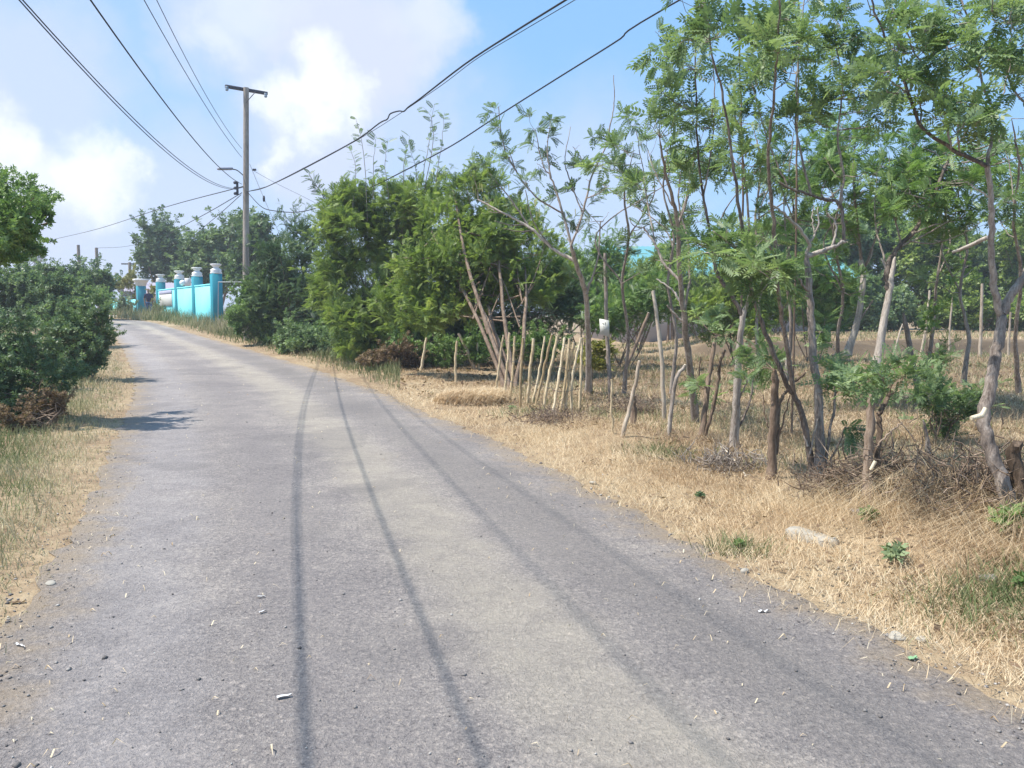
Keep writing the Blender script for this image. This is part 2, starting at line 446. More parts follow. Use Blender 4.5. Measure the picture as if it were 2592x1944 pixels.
# ------------------------------------------------------------------ camera, light, sky
cam = bpy.data.cameras.new('camera'); co = bpy.data.objects.new('camera', cam); COL.objects.link(co)
cam.sensor_width = 36; cam.lens = 36 * F / 2592; cam.clip_end = 4000; cam.clip_start = .05
co.location = (0, 0, EYE); co.rotation_euler = (math.pi / 2 - PITCH, 0, 0)
C.camera = co
sv = Vector((SUN_AZ[0] * math.cos(SUN_EL), SUN_AZ[1] * math.cos(SUN_EL), math.sin(SUN_EL)))
sl = bpy.data.lights.new('sun', 'SUN'); sl.energy = 4.6; sl.angle = math.radians(.55); sl.color = (1, .955, .88)
so = bpy.data.objects.new('sun', sl); COL.objects.link(so); so.rotation_euler = sv.to_track_quat('Z', 'Y').to_euler(); so.location = (0, 0, 60)

w = bpy.data.worlds.new('World'); C.world = w; w.use_nodes = True; nt = w.node_tree; nt.nodes.clear()
wo = N(nt, 'ShaderNodeOutputWorld'); bg = N(nt, 'ShaderNodeBackground'); bg.inputs[1].default_value = .088
sky = N(nt, 'ShaderNodeTexSky'); sky.sky_type = 'NISHITA'; sky.sun_disc = False
sky.sun_elevation = SUN_EL; sky.sun_rotation = math.atan2(SUN_AZ[0], SUN_AZ[1]); sky.air_density = 1.0; sky.dust_density = 1.2; sky.ozone_density = 1.6
tc = N(nt, 'ShaderNodeTexCoord')
def vm(op, a, b=None, s=None):
    n = N(nt, 'ShaderNodeVectorMath', operation=op)
    for i, x in enumerate((a, b)):
        if x is None: continue
        if isinstance(x, tuple): n.inputs[i].default_value = x
        else: nt.links.new(x, n.inputs[i])
    if s is not None: n.inputs['Scale'].default_value = s
    return n.outputs['Value'] if op in ('DISTANCE', 'DOT_PRODUCT', 'LENGTH') else n.outputs['Vector']
dirv = tc.outputs['Generated']
def wn(scale, detail, rough=.55):
    n = N(nt, 'ShaderNodeTexNoise'); n.inputs['Scale'].default_value = scale; n.inputs['Detail'].default_value = detail; n.inputs['Roughness'].default_value = rough
    nt.links.new(dirv, n.inputs['Vector']); return n
n1 = wn(7, 6, .6); n2 = wn(22, 6, .6)
warp = vm('ADD', vm('SCALE', vm('SUBTRACT', n1.outputs['Color'], (.5, .5, .5)), None, .16), vm('SCALE', vm('SUBTRACT', n2.outputs['Color'], (.5, .5, .5)), None, .05))
wd = vm('ADD', dirv, warp)
def blobs(lst):
    acc = None
    for px, py, r, inner, amp in lst:
        d = ray(px, py); d = d / np.linalg.norm(d)
        dist = vm('DISTANCE', wd, tuple(float(c) for c in d))
        mr = N(nt, 'ShaderNodeMapRange', interpolation_type='SMOOTHSTEP'); mr.inputs[1].default_value = r / F; mr.inputs[2].default_value = r / F * inner
        mr.inputs[3].default_value = 0; mr.inputs[4].default_value = amp
        nt.links.new(dist, mr.inputs[0])
        acc = mr.outputs[0] if acc is None else math_(nt, 'MAXIMUM', acc, mr.outputs[0])
    return acc
soft = blobs([(640, 60, 300, .3, .75), (860, 110, 330, .35, .95), (1010, 60, 210, .3, .85), (120, 190, 330, .2, .7), (300, 60, 130, .1, .25), (60, 470, 330, .3, .85), (420, 560, 420, .2, .7),
              (800, 330, 330, .3, .85), (1050, 300, 240, .2, .6), (1000, 520, 520, .2, .5), (1500, 520, 420, .2, .55), (-300, 300, 500, .4, .8), (-200, 650, 700, .4, .8),
              (450, 760, 500, .3, .7), (1300, 760, 500, .3, .5), (2300, 740, 500, .2, .3), (-900, -300, 500, .3, .7), (3300, 200, 400, .2, .5), (1500, -900, 500, .2, .6)])
bright = blobs([(790, 255, 125, .35, 1), (690, 270, 90, .3, .8), (880, 250, 80, .3, .8), (230, 420, 130, .3, .95), (310, 400, 80, .3, .8), (120, 430, 130, .2, .7), (20, 350, 110, .3, .9),
                (690, 385, 60, .2, .7), (1080, 20, 140, .3, .25), (560, 110, 90, .1, .4), (640, 30, 120, .1, .3)])
skyc = vm('SCALE', sky.outputs[0], None, 1.0)
pale = mixc(nt, .55, skyc, (3.0, 6.2, 10.8))                  # thin high veil
c1 = mixc(nt, soft, pale, (5.7, 6.2, 7.7))
c2 = mixc(nt, bright, c1, (7.9, 8.3, 8.6))
nt.links.new(c2, bg.inputs[0]); nt.links.new(bg.outputs[0], wo.inputs[0])

C.view_settings.view_transform = 'Standard'; C.view_settings.look = 'None'; C.view_settings.exposure = 0.62; C.view_settings.gamma = 1
C.render.engine = 'CYCLES'
C.cycles.max_bounces = 6; C.cycles.diffuse_bounces = 3; C.cycles.transmission_bounces = 3; C.cycles.transparent_max_bounces = 4
C.cycles.use_denoising = True

# ------------------------------------------------------------------ ground and road
def graded(lo, hi, n, c, p=2.6):
    t = np.linspace(-1, 1, n); s = np.sign(t) * np.abs(t) ** p
    return np.where(s < 0, c + s * (c - lo), c + s * (hi - c))
gx = np.unique(np.concatenate([graded(-500, 500, 150, 0, 3.2), np.linspace(-14, 9, 240)]))
gy = np.unique(np.concatenate([graded(-60, 900, 150, 4, 3.2), np.linspace(1.5, 16, 170), np.linspace(16, 55, 130)]))
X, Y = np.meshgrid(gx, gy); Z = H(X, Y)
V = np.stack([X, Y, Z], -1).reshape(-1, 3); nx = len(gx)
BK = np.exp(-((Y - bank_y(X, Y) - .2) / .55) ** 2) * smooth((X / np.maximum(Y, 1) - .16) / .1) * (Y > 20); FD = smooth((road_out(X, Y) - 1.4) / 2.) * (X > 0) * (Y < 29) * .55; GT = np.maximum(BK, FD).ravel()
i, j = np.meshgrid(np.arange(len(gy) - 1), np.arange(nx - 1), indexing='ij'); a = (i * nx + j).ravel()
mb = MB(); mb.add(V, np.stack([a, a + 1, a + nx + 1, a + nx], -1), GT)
m, nt, out = nodes('dry_ground'); g1 = noise(nt, .8, 6, .6, 'World'); g2 = noise(nt, 9, 6, .65, 'World'); g3 = noise(nt, 60, 3, .6, 'World')
mixf = math_(nt, 'ADD', math_(nt, 'MULTIPLY', g1, .5), math_(nt, 'MULTIPLY', g2, .5))
colr = ramp(nt, mixf, [(.3, (.17, .12, .075)), (.45, (.30, .215, .135)), (.55, (.42, .32, .20)), (.7, (.50, .41, .28))])
colr = mixc(nt, math_(nt, 'MULTIPLY', g3, .5), colr, (.20, .14, .09))
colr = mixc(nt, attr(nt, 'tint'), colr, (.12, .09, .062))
principled(nt, out, colr, .95, bumpn(nt, math_(nt, 'ADD', g2, math_(nt, 'MULTIPLY', g3, .5)), .7, .04), .1)
GROUND = m
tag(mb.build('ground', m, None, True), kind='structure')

ry = np.concatenate([np.linspace(-10, 16, 260), np.linspace(16.2, 61, 200)]); na = 40
l, r = road_lr(ry)
l = l + .07 * vnoise(ry, ry * 0, 5) + .05 * vnoise(ry, ry * 0, 17, 2); r = r + .09 * vnoise(ry, ry * 0, 4, 1) + .06 * vnoise(ry, ry * 0, 15, 3)
t = np.linspace(0, 1, na); RX = l[:, None] + (r - l)[:, None] * t[None]; RY = np.repeat(ry[:, None], na, 1)
RZ = H0(RX, RY) + .004 + .012 * (1 - (2 * t - 1) ** 6)[None] + .008 * vnoise(RX, RY, 1.1) 
V = np.stack([RX, RY, RZ], -1).reshape(-1, 3); i, j = np.meshgrid(np.arange(len(ry) - 1), np.arange(na - 1), indexing='ij'); a = (i * na + j).ravel()
mb = MB(); mb.add(V, np.stack([a, a + 1, a + na + 1, a + na], -1), np.tile(t, len(ry)))
m, nt, out = nodes('worn_asphalt')
ac = attr(nt, 'tint'); edgef = math_(nt, 'MULTIPLY', math_(nt, 'ABSOLUTE', math_(nt, 'SUBTRACT', ac, .5)), 2.0)
p1 = noise(nt, .55, 5, .6, 'World', .5); p2 = noise(nt, 3.2, 6, .7, 'World', .3); p3 = noise(nt, 38, 5, .8, 'World', .4); p4 = noise(nt, 95, 3, .7, 'World')
vor = N(nt, 'ShaderNodeTexVoronoi'); vor.inputs['Scale'].default_value = 75; g = N(nt, 'ShaderNodeNewGeometry'); nt.links.new(g.outputs['Position'], vor.inputs['Vector'])
base = ramp(nt, math_(nt, 'ADD', math_(nt, 'MULTIPLY', p1, .55), math_(nt, 'MULTIPLY', p2, .45)), [(.32, (.215, .193, .186)), (.5, (.29, .258, .240)), (.66, (.385, .339, .302))])
sp = ramp(nt, math_(nt, 'ADD', math_(nt, 'MULTIPLY', p3, .6), math_(nt, 'MULTIPLY', p4, .4)), [(.34, (.30, .30, .32)), (.46, (.84, .84, .85)), (.53, (1.05, 1.04, 1.02)), (.66, (1.95, 1.85, 1.70))])
base = mixc(nt, 1.0, base, sp, 'MULTIPLY')
chip = math_(nt, 'MULTIPLY', math_(nt, 'GREATER_THAN', vor.outputs['Color'], .86), math_(nt, 'LESS_THAN', vor.outputs['Distance'], .38))
base = mixc(nt, math_(nt, 'MULTIPLY', chip, .45), base, (.45, .43, .40))
tex = base
def band(c_, w_):
    mr = N(nt, 'ShaderNodeMapRange', interpolation_type='SMOOTHSTEP'); mr.inputs[1].default_value = w_; mr.inputs[2].default_value = w_ * .2
    wob = math_(nt, 'MULTIPLY', math_(nt, 'SUBTRACT', p1, .5), .16)
    nt.links.new(math_(nt, 'ABSOLUTE', math_(nt, 'SUBTRACT', math_(nt, 'ADD', ac, wob), c_)), mr.inputs[0]); return mr.outputs[0]
streak = math_(nt, 'MULTIPLY', p2, 1.5, True)
base = mixc(nt, math_(nt, 'MULTIPLY', math_(nt, 'MULTIPLY', band(.60, .13), streak), .55), base, (.46, .40, .31))
base = mixc(nt, math_(nt, 'MULTIPLY', math_(nt, 'MULTIPLY', band(.15, .12), streak), .35), base, (.40, .37, .37))
base = mixc(nt, math_(nt, 'MULTIPLY', math_(nt, 'MULTIPLY', band(.80, .12), streak), .50), base, (.18, .163, .15))
base = mixc(nt, math_(nt, 'MULTIPLY', math_(nt, 'MULTIPLY', band(.36, .10), streak), .35), base, (.19, .17, .17))
pt_ = noise(nt, .32, 3, .5, 'World', 1.2); ptm = N(nt, 'ShaderNodeMapRange', interpolation_type='SMOOTHSTEP'); ptm.inputs[1].default_value = .58; ptm.inputs[2].default_value = .62; nt.links.new(pt_, ptm.inputs[0])
base = mixc(nt, math_(nt, 'MULTIPLY', ptm.outputs[0], .30), base, (.17, .155, .15))
# longitudinal wear bands and dust blown in from the verge
wv = math_(nt, 'SINE', math_(nt, 'MULTIPLY', ac, 15.5)); base = mixc(nt, math_(nt, 'MULTIPLY', math_(nt, 'ADD', wv, 1.0), .03), base, (.15, .135, .13))
ed = math_(nt, 'ADD', edgef, math_(nt, 'MULTIPLY', math_(nt, 'SUBTRACT', p2, .5), .55))
dust = N(nt, 'ShaderNodeMapRange', interpolation_type='SMOOTHSTEP'); dust.inputs[1].default_value = .80; dust.inputs[2].default_value = 1.06; nt.links.new(ed, dust.inputs[0])
base = mixc(nt, math_(nt, 'MULTIPLY', dust.outputs[0], .75), base, (.33, .25, .165))
hh = math_(nt, 'ADD', math_(nt, 'MULTIPLY', p3, .7), math_(nt, 'MULTIPLY', p4, .5))
principled(nt, out, base, .85, bumpn(nt, hh, 1.0, .025), .2)
tag(mb.build('road', m, None, True), kind='structure')

# pale concrete apron in front of the gate
ap = [gp(298, 816), gp(368, 812.5), gp(372, 806), gp(300, 808)]
# ------------------------------------------------------------------ grasses (nobody could count them)
def blades(mb, P, h, wd, lean_dir, lean, tint):
    """three-joint blades; P n,3 ; h, wd, lean n ; lean_dir n,2"""
    n = len(P); th = rng.random(n) * 2 * math.pi
    side = np.stack([np.cos(th), np.sin(th), np.zeros(n)], -1)
    ld = np.concatenate([lean_dir, np.zeros((n, 1))], 1)
    rows = []
    for s, ww in ((0, 1.0), (.5, .85), (1.0, .15)):
        off = ld * (lean * h * (s ** 1.6))[:, None] + np.array([0, 0, 1.])[None] * (h * s * np.sqrt(np.maximum(.012, 1 - (lean * s) ** 2 * .985)))[:, None]
        c = P + off; hw = (wd * ww * .5)[:, None] * side
        rows += [c - hw, c + hw]
    V = np.stack(rows, 1)   # n,6,3
    f = np.array([[0, 1, 3, 2], [2, 3, 5, 4]]); Fq = (f[None] + (np.arange(n) * 6)[:, None, None]).reshape(-1, 4)
    mb.add(V.reshape(-1, 3), Fq, np.repeat(np.clip(tint, 0, 1), 6))

def gate_clear(x, y):
    tx, ty = x - (553 - CX) / F * 38, y - 38.0; t = tx * -.571 + ty * .821; f = tx * -.821 + ty * -.571
    return ~((t > 12.0) & (t < 24) & (f > -3) & (f < 6))
def scatter(n, dmin, dmax, pw, ulo, uhi):
    t = rng.random(n); D = (dmin ** pw + t * (dmax ** pw - dmin ** pw)) ** (1 / pw)
    u = rng.uniform(ulo, uhi, n); return u * D, D

G_DRY = grass_mat('dry_straw', [(.0, (.20, .13, .085)), (.3, (.44, .31, .185)), (.55, (.66, .505, .32)), (.8, (.76, .63, .43)), (1, (.78, .70, .53))])
G_GRN = grass_mat('verge_green', [(.0, (.06, .10, .03)), (.35, (.15, .19, .075)), (.58, (.31, .305, .16)), (.76, (.50, .43, .27)), (1, (.62, .52, .35))])
mb = MB()
# right verge, field and everything dry
x, y = scatter(370000, 2.4, 34, .55, -.50, .98)
o = road_out(x, y); l, r = road_lr(y)
keepp = np.clip((o + .10 + .12 * vnoise(x, y, 6)) / .45, 0, 1); right = x > (l + r) / 2
pat = vnoise(x, y, 1.6, 3.) * .5 + vnoise(x, y, 4.5, 1.) * .5
k = right & (rng.random(len(x)) < keepp * np.clip(.55 + 1.3 * pat, .06, 1)) & (y > 2.2)
bk_ = ~((x / y > .2) & (np.abs(y - bank_y(x, y) - .15) < .32) & (rng.random(len(x)) < .8)); k = k & bk_
x, y, o, pat = x[k], y[k], o[k], pat[k]; n = len(x)
P = np.stack([x, y, H(x, y) - .01], -1)
far = np.clip(y / 9, 1, 4)
hgt = (.035 + .05 * np.clip(o, 0, 1.2) - .02 * np.clip((y - 9) / 8, 0, 1)) * rng.uniform(.5, 1.5, n) * (1 + .7 * np.clip(pat, -.5, 1))
mnd = mound(x, y); hgt += mnd * rng.uniform(.25, 1.1, n)
ang = 2.2 * vnoise(x, y, .9, 5.) + rng.normal(0, 1.0, n) + 3.6
ang = np.where(mnd > .06, 3.7 + rng.normal(0, .55, n) + .8 * vnoise(x, y, 2.4, 1.), ang)
ld = np.stack([np.cos(ang), np.sin(ang)], -1)
lean = np.clip(rng.normal(.84, .2, n) + np.where(mnd > .06, .1, 0), .1, 1.02)
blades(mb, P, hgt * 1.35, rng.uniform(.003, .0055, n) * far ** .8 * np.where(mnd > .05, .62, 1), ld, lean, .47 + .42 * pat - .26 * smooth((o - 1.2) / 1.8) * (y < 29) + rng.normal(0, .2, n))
# matted loose straw lying flat
x, y = scatter(112000, 2.4, 16, .5, -.3, .98); o = road_out(x, y); l, r = road_lr(y)
k = (x > (l + r) / 2) & (rng.random(len(x)) < np.clip((o + .35) / .6, 0, 1) ** 1.5); x, y = x[k], y[k]; n = len(x)
a = rng.random(n) * 6.28; ld = np.stack([np.cos(a), np.sin(a)], -1)
blades(mb, np.stack([x, y, H(x, y) + np.where(road_out(x, y) < .02, .065, .02)], -1), rng.uniform(.04, .15, n), rng.uniform(.0018, .0034, n) * np.clip(y / 7, 1, 3), ld, np.full(n, 1.0), .6 + rng.normal(0, .22, n))
# taller stray stalks in the field behind the trees
x, y = scatter(30000, 8, 40, .7, -.02, .85); o = road_out(x, y); k = (o > 1.6) & (x > 0) & ~((x / y > .2) & (np.abs(y - bank_y(x, y) - .15) < .45)) & (vnoise(x, y, .7, 2.) + rng.normal(0, .3, len(x)) > -.05); x, y = x[k], y[k]; n = len(x)
a = rng.random(n) * 6.28
blades(mb, np.stack([x, y, H(x, y)], -1), rng.uniform(.08, .26, n), .005 * np.clip(y / 9, 1, 4), np.stack([np.cos(a), np.sin(a)], -1), rng.uniform(.1, .7, n), .34 + .12 * (y > 29) + rng.normal(0, .2, n))
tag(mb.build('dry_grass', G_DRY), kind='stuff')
# greener verge grass on the left of the road, along the bushes and at the foot of the wall
mb = MB()
x, y = scatter(190000, 3.2, 45, .5, -.80, -.05); o = road_out(x, y); l, r = road_lr(y); left = x < (l + r) / 2
pat = vnoise(x, y, 1.3, 8.) * .6 + vnoise(x, y, 4., 3.) * .4
k = left & gate_clear(x, y) & (rng.random(len(x)) < np.clip((o + .10 + .16 * vnoise(x, y, 5)) / .4, 0, 1) * np.clip(.7 + .8 * pat, .1, 1)); x, y, o, pat = x[k], y[k], o[k], pat[k]; n = len(x)
a = rng.random(n) * 6.28; 
tt = np.clip(.80 - .45 * np.clip(o, 0, 1.6) + .35 * pat + .010 * y, .1, 1) + rng.normal(0, .15, n)
blades(mb, np.stack([x, y, H(x, y) - .01], -1), (.04 + .11 * np.clip(o, 0, 1)) * rng.uniform(.5, 1.6, n), rng.uniform(.004, .007, n) * np.clip(y / 8, 1, 4) ** .85, np.stack([np.cos(a), np.sin(a)], -1), np.clip(rng.normal(.6, .25, n), .05, 1), tt)
x, y = scatter(60000, 16, 52, .7, -.50, -.14); o = road_out(x, y); l, r = road_lr(y); k = gate_clear(x, y) & (x > (l + r) / 2) & (o > .35) & (o < 5) & (rng.random(len(x)) < np.clip((o - .3), 0, 1)); x, y, o = x[k], y[k], o[k]; n = len(x)
a = rng.random(n) * 6.28
blades(mb, np.stack([x, y, H(x, y)], -1), np.clip(.08 + .14 * (o - .3), .06, .32) * rng.uniform(.5, 1.4, n) * (1 + .9 * (y > 31)), .010 * np.clip(y / 14, 1, 4), np.stack([np.cos(a), np.sin(a)], -1), rng.uniform(.05, .6, n), np.where(y > 33, .62, .38) + .25 * vnoise(x, y, .8) + rng.normal(0, .15, n))
# sparse green tufts among the straw, lower right corner
for (cx, cy, rr, nn) in [(2560, 1560, .45, 900), (2480, 1520, .3, 300), (1700, 1160, .35, 350), (1870, 1400, .22, 250), (1330, 1050, .5, 400), (1640, 1150, .3, 200), (2590, 1480, .3, 300)]:
    c = gp(cx, cy); n = nn; x = c[0] + rng.normal(0, rr * .5, n); y = c[1] + rng.normal(0, rr * .35, n); a = rng.random(n) * 6.28
    blades(mb, np.stack([x, y, H(x, y)], -1), rng.uniform(.06, .17, n), rng.uniform(.004, .007, n) * max(1, c[1] / 8), np.stack([np.cos(a), np.sin(a)], -1), rng.uniform(.3, .95, n), .42 + rng.normal(0, .16, n))
x, y = scatter(60000, 7.5, 40, .6, .0, .85); o = road_out(x, y); l, r = road_lr(y); pt = vnoise(x, y, .8, 6.) + .5 * vnoise(x, y, 2.5, 1.)
k = (x > (l + r) / 2) & (o > 1.8) & (pt + rng.normal(0, .3, len(x)) > .12); x, y = x[k], y[k]; n = len(x); a = rng.random(n) * 6.28
blades(mb, np.stack([x, y, H(x, y)], -1), rng.uniform(.06, .22, n), .006 * np.clip(y / 9, 1, 4), np.stack([np.cos(a), np.sin(a)], -1), rng.uniform(.2, .9, n), .48 + rng.normal(0, .17, n))
tag(mb.build('green_grass', G_GRN), kind='stuff')

# loose grit and straw litter on and beside the road
OCT = np.array([[1, 0, 0], [-1, 0, 0], [0, 1, 0], [0, -1, 0], [0, 0, 1], [0, 0, -1]], float); OF = np.array([[0, 2, 4], [2, 1, 4], [1, 3, 4], [3, 0, 4], [2, 0, 5], [1, 2, 5], [3, 1, 5], [0, 3, 5]])
def stones(mb, x, y, z, s):
    n = len(x); A = OCT[None] * (1 + rng.normal(0, .25, (n, 6, 3))) * s[:, None, None] * np.array([1, 1, .65])
    th = rng.random(n) * 6.28; c, sn = np.cos(th)[:, None], np.sin(th)[:, None]
    A = np.stack([A[..., 0] * c - A[..., 1] * sn, A[..., 0] * sn + A[..., 1] * c, A[..., 2]], -1) + np.stack([x, y, z], -1)[:, None]
    mb.add(A.reshape(-1, 3), (OF[None] + (np.arange(n) * 6)[:, None, None]).reshape(-1, 3), np.repeat(rng.random(n), 6))
def road_z(x, y): 
    l, r = road_lr(y); t = (x - l) / (r - l); return H0(x, y) + .004 + .012 * (1 - (2 * t - 1) ** 6) + .008 * vnoise(x, y, 1.1)
mb = MB(); x, y = scatter(42000, 2.4, 22, .5, -.75, .72); o = road_out(x, y)
k = rng.random(len(x)) < np.where(o < 0, .022 + .95 * np.exp(o / .16), np.exp(-o / .25)); x, y, o = x[k], y[k], o[k]
stones(mb, x, y, np.where(o < 0, road_z(x, y), H(x, y)) + .003, rng.gamma(2., .0019, len(x)) + .0015)
m, nt, out = nodes('grit'); cc = ramp(nt, attr(nt, 'tint'), [(0, (.10, .09, .085)), (.5, (.21, .19, .175)), (.85, (.33, .30, .27)), (1, (.5, .47, .43))]); principled(nt, out, cc, .9)
tag(mb.build('loose_gravel', m), kind='stuff')
mb = MB(); x, y = scatter(5200, 2.4, 24, .6, -.7, .7); o = road_out(x, y); k = (o < 0) & (rng.random(len(x)) < .10 + .9 * np.exp(o / .35)); x, y = x[k], y[k]; n = len(x)
a = rng.random(n) * 6.28
blades(mb, np.stack([x, y, road_z(x, y) + .002], -1), rng.uniform(.015, .06, n), rng.uniform(.003, .008, n) * np.clip(y / 9, 1, 2), np.stack([np.cos(a), np.sin(a)], -1), np.full(n, 1.), .75 + rng.normal(0, .25, n))
tag(mb.build('straw_litter', G_DRY), kind='stuff')
mb = MB(); x, y = scatter(46000, 3.0, 26, .6, -.15, .8); o = road_out(x, y); l, r = road_lr(y); k = (x > (l + r) / 2) & (o > .15) & (rng.random(len(x)) < np.clip(.15 + .5 * o, 0, 1) * np.clip(.4 + vnoise(x, y, 1.9, 4.), 0, 1)); x, y = x[k], y[k]; n = len(x); a = rng.random(n) * 6.28; sz = rng.uniform(.012, .03, n) * np.clip(y / 7, 1, 2.5)
e1 = np.stack([np.cos(a), np.sin(a), rng.normal(0, .35, n)], -1) * sz[:, None]; e2 = np.stack([-np.sin(a), np.cos(a), rng.normal(0, .35, n)], -1) * sz[:, None] * .45; p = np.stack([x, y, H(x, y) + rng.uniform(.015, .07, n)], -1)
mb.add(np.stack([p - e1, p - e2, p + e1, p + e2], 1).reshape(-1, 3), np.arange(n * 4).reshape(-1, 4), np.repeat(rng.random(n), 4)); tag(mb.build('leaf_litter', LF_DRY), kind='stuff')

exec_parts = True
# ------------------------------------------------------------------ utility pole and its hardware
PD = 31.0
pb = at(619, 760, PD); pole_x, pole_y = pb[0], pb[1]; pg = float(H(pole_x, pole_y))
root = thing('utility_pole', 'tall wooden power pole with a T crossarm and a street lamp, beside the cyan wall', 'utility pole', (pole_x, pole_y, pg))
top = at(623, 222, PD)
mb = MB(); tube(mb, np.linspace([pole_x, pole_y, pg - .3], [top[0], pole_y, top[2]], 14), np.linspace(.128, .10, 14), 12, .5, True, .02); mb.build('pole', BK_POLE, root, True)
A0, A1 = at(574, 216, 30.45), at(681, 235, 31.55); ax = (A1 - A0) / np.linalg.norm(A1 - A0)
def along(p0, axv, back=0.0):
    yv = np.cross([0, 0, 1.], axv); yv /= np.linalg.norm(yv)
    return lambda v: p0 + v[:, :1] * axv + v[:, 1:2] * yv + v[:, 2:3] * np.array([0, 0, 1.])
Lx = np.linalg.norm(A1 - A0)
mb = MB(); box(mb, (0, .10, -.06), (Lx, .19, .06), .35, along(A0, ax), .01); mb.build('crossarm', DARKMET, root)
mb = MB(); q = A0 + ax * Lx * .47 + [0, -.0, -.03]; tube(mb, [q + ax * .38 - [0, .14, .05], q - [0, .14, .5]], .016, 5, .5); mb.build('brace', DARKMET, root)
for d, nm in ((.0, 'insulator'), (Lx - .14, 'insulator')):
    mb = MB(); c = A0 + ax * d; lathe(mb, [(.0, .04), (.05, .03), (.06, 0), (.035, -.03), (.065, -.06), (.05, -.12), (.0, -.14)], 10, .5, lambda v: v + c + [0, 0, -.07]); mb.build(nm, plain_mat('glazed_insulator', (.30, .36, .42), .1, .3), root, True)
# street lamp head on a short arm
LQ = at(569, 427, PD - .55); LP = at(617, 445, PD)
lamp = MB(); tube(lamp, curve([LP, at(600, 431, PD - .2), at(584, 428, PD - .4)], 8), .02, 6, .5); la = lamp.build('lamp_arm', DARKMET, root)
mb = MB(); la0, la1 = at(551, 427, PD - .8), at(588, 427, PD - .35); axl = (la1 - la0) / np.linalg.norm(la1 - la0)
box(mb, (0, -.09, -.05), (np.linalg.norm(la1 - la0), .09, .05), .5, along(la0, axl), .03); mb.build('lamp_head', plain_mat('lamp_shell', (.30, .31, .36), .1, .5), root)
mb = MB(); tube(mb, [np.array([pole_x - .13, pole_y - .06, pg + 5.5]), np.array([pole_x - .13, pole_y - .06, pg + 6.0])], .045, 7, .5)
for s in (5.55, 5.75, 5.95): lathe(mb, [(.05, -.05), (.07, 0), (.05, .05), (0, .06)], 8, .5, lambda v: v + [pole_x - .2, pole_y - .1, pg + s])
mb.build('cable_rack', DARKMET, root)
mb = MB(); q = at(640, 430, PD); box(mb, q - [.0, .04, .03], q + [.12, .04, .04], .5); mb.build('side_bracket', DARKMET, root)

# ------------------------------------------------------------------ cables
def cable_mesh(pts, rad, name, label, group=None, mat=CABLE):
    c = pts[len(pts) // 2] * 0 + pts[0]
    mb = MB(); tube(mb, pts, rad, 6, .5); o = mb.build(name, mat); tag(o, label, 'cable', group); return o
def road_cable(attach_px, slope, pix, rad, label, yend=-9, spread=None):
    """a sagging cable in the vertical plane through the pole; height fitted to where the picture shows it"""
    p0 = at(attach_px[0], attach_px[1], PD); Ds, Zs = [PD], [p0[2]]
    for (u_, v_) in pix:
        d = ray(u_, v_); k = d[0] / d[1]; D = (p0[0] - slope * PD) / (k - slope); Ds.append(D); Zs.append(EYE + D * d[2] / d[1])
    co_ = np.polyfit(Ds, Zs, 2, w=[3] + [1] * len(pix)); Dk = np.linspace(PD, yend, 60)
    pts = np.stack([p0[0] + slope * (Dk - PD), Dk, np.polyval(co_, Dk)], -1)
    pts[0, 2] = p0[2]
    return cable_mesh(pts, rad, 'power_cable', label, 'cables overhead along the road')
road_cable((615, 474), -.238, [(52, 0), (181, 149), (316, 289), (452, 411), (542, 466)], .0072, 'heavy cable sagging to the pole, outer strand of the close pair over the left verge')
road_cable((615, 474), -.241, [(62, 0), (194, 154), (330, 294), (457, 407), (545, 463)], .0072, 'heavy cable sagging to the pole, inner strand of the close pair over the left verge')
road_cable((612, 466), -.26, [(230, 0), (330, 145), (434, 280), (547, 416)], .0105, 'single black cable passing just behind the street lamp head to the pole')
road_cable((612, 398), -.225, [(366, 0), (452, 158), (524, 271)], .009, 'thin overhead wire meeting the pole just above the street lamp')
road_cable((612, 376), -.228, [(396, 0), (461, 127), (533, 262)], .008, 'thinnest and highest of the overhead wires left of the pole')
def px_cable(pts, rad, label, n=40, group='cables overhead along the road', name='power_cable'):
    return cable_mesh(curve([at(*p) for p in pts], n), rad, name, label, group)
def plan_cable(x1, pix, rad, label, yend, kink=None):
    p0 = at(625, 485, PD); (ux, uy, D1) = x1; p1 = at(ux, uy, D1); s = (p1[0] - p0[0]) / (D1 - PD)
    pts = [p0]
    for (u_, v_) in pix:
        d = ray(u_, v_); k = d[0] / d[1]; D = (p0[0] - s * PD) / (k - s); pts.append(at(u_, v_, D))
    dd = pts[-1] - pts[-2]; dd = dd / abs(dd[1])
    pts.append(pts[-1] + dd * (pts[-1][1] - yend) * np.array([1, 1, .6]))
    return cable_mesh(curve(pts, 70), rad, 'power_cable', label, 'cables overhead along the road')
plan_cable((1432, 0, 12), [(660, 478), (700, 461), (805, 407), (904, 353), (960, 312), (980, 302), (988, 288), (1010, 281), (1022, 282), (1035, 270), (1063, 250), (1180, 160), (1300, 82), (1432, 0)], .015, 'thick kinked cable climbing from the pole across the sky to the right', 5)
plan_cable((1455, 0, 12), [(700, 462), (900, 357), (1090, 235), (1205, 150), (1320, 80), (1455, 0)], .006, 'thin wire hugging the underside of the thick kinked cable', 5)
plan_cable((1720, 0, 14), [(660, 522), (690, 533), (750, 537), (812, 523), (930, 478), (1049, 419), (1148, 366), (1250, 300), (1400, 205), (1560, 105), (1720, 0)], .015, 'straight black cable passing over the tall green shrubs to the upper right', 6)
px_cable([(615, 472, PD), (420, 524, 45), (249, 579, 62), (136, 606, 80), (100, 616, 90)], .018, 'faint cable dropping from the pole far away to the left')
px_cable([(612, 488, PD), (530, 536, 38), (443, 583, 48), (420, 600, 52)], .016, 'upper of two short cables falling from the pole to the trees behind the wall', 20)
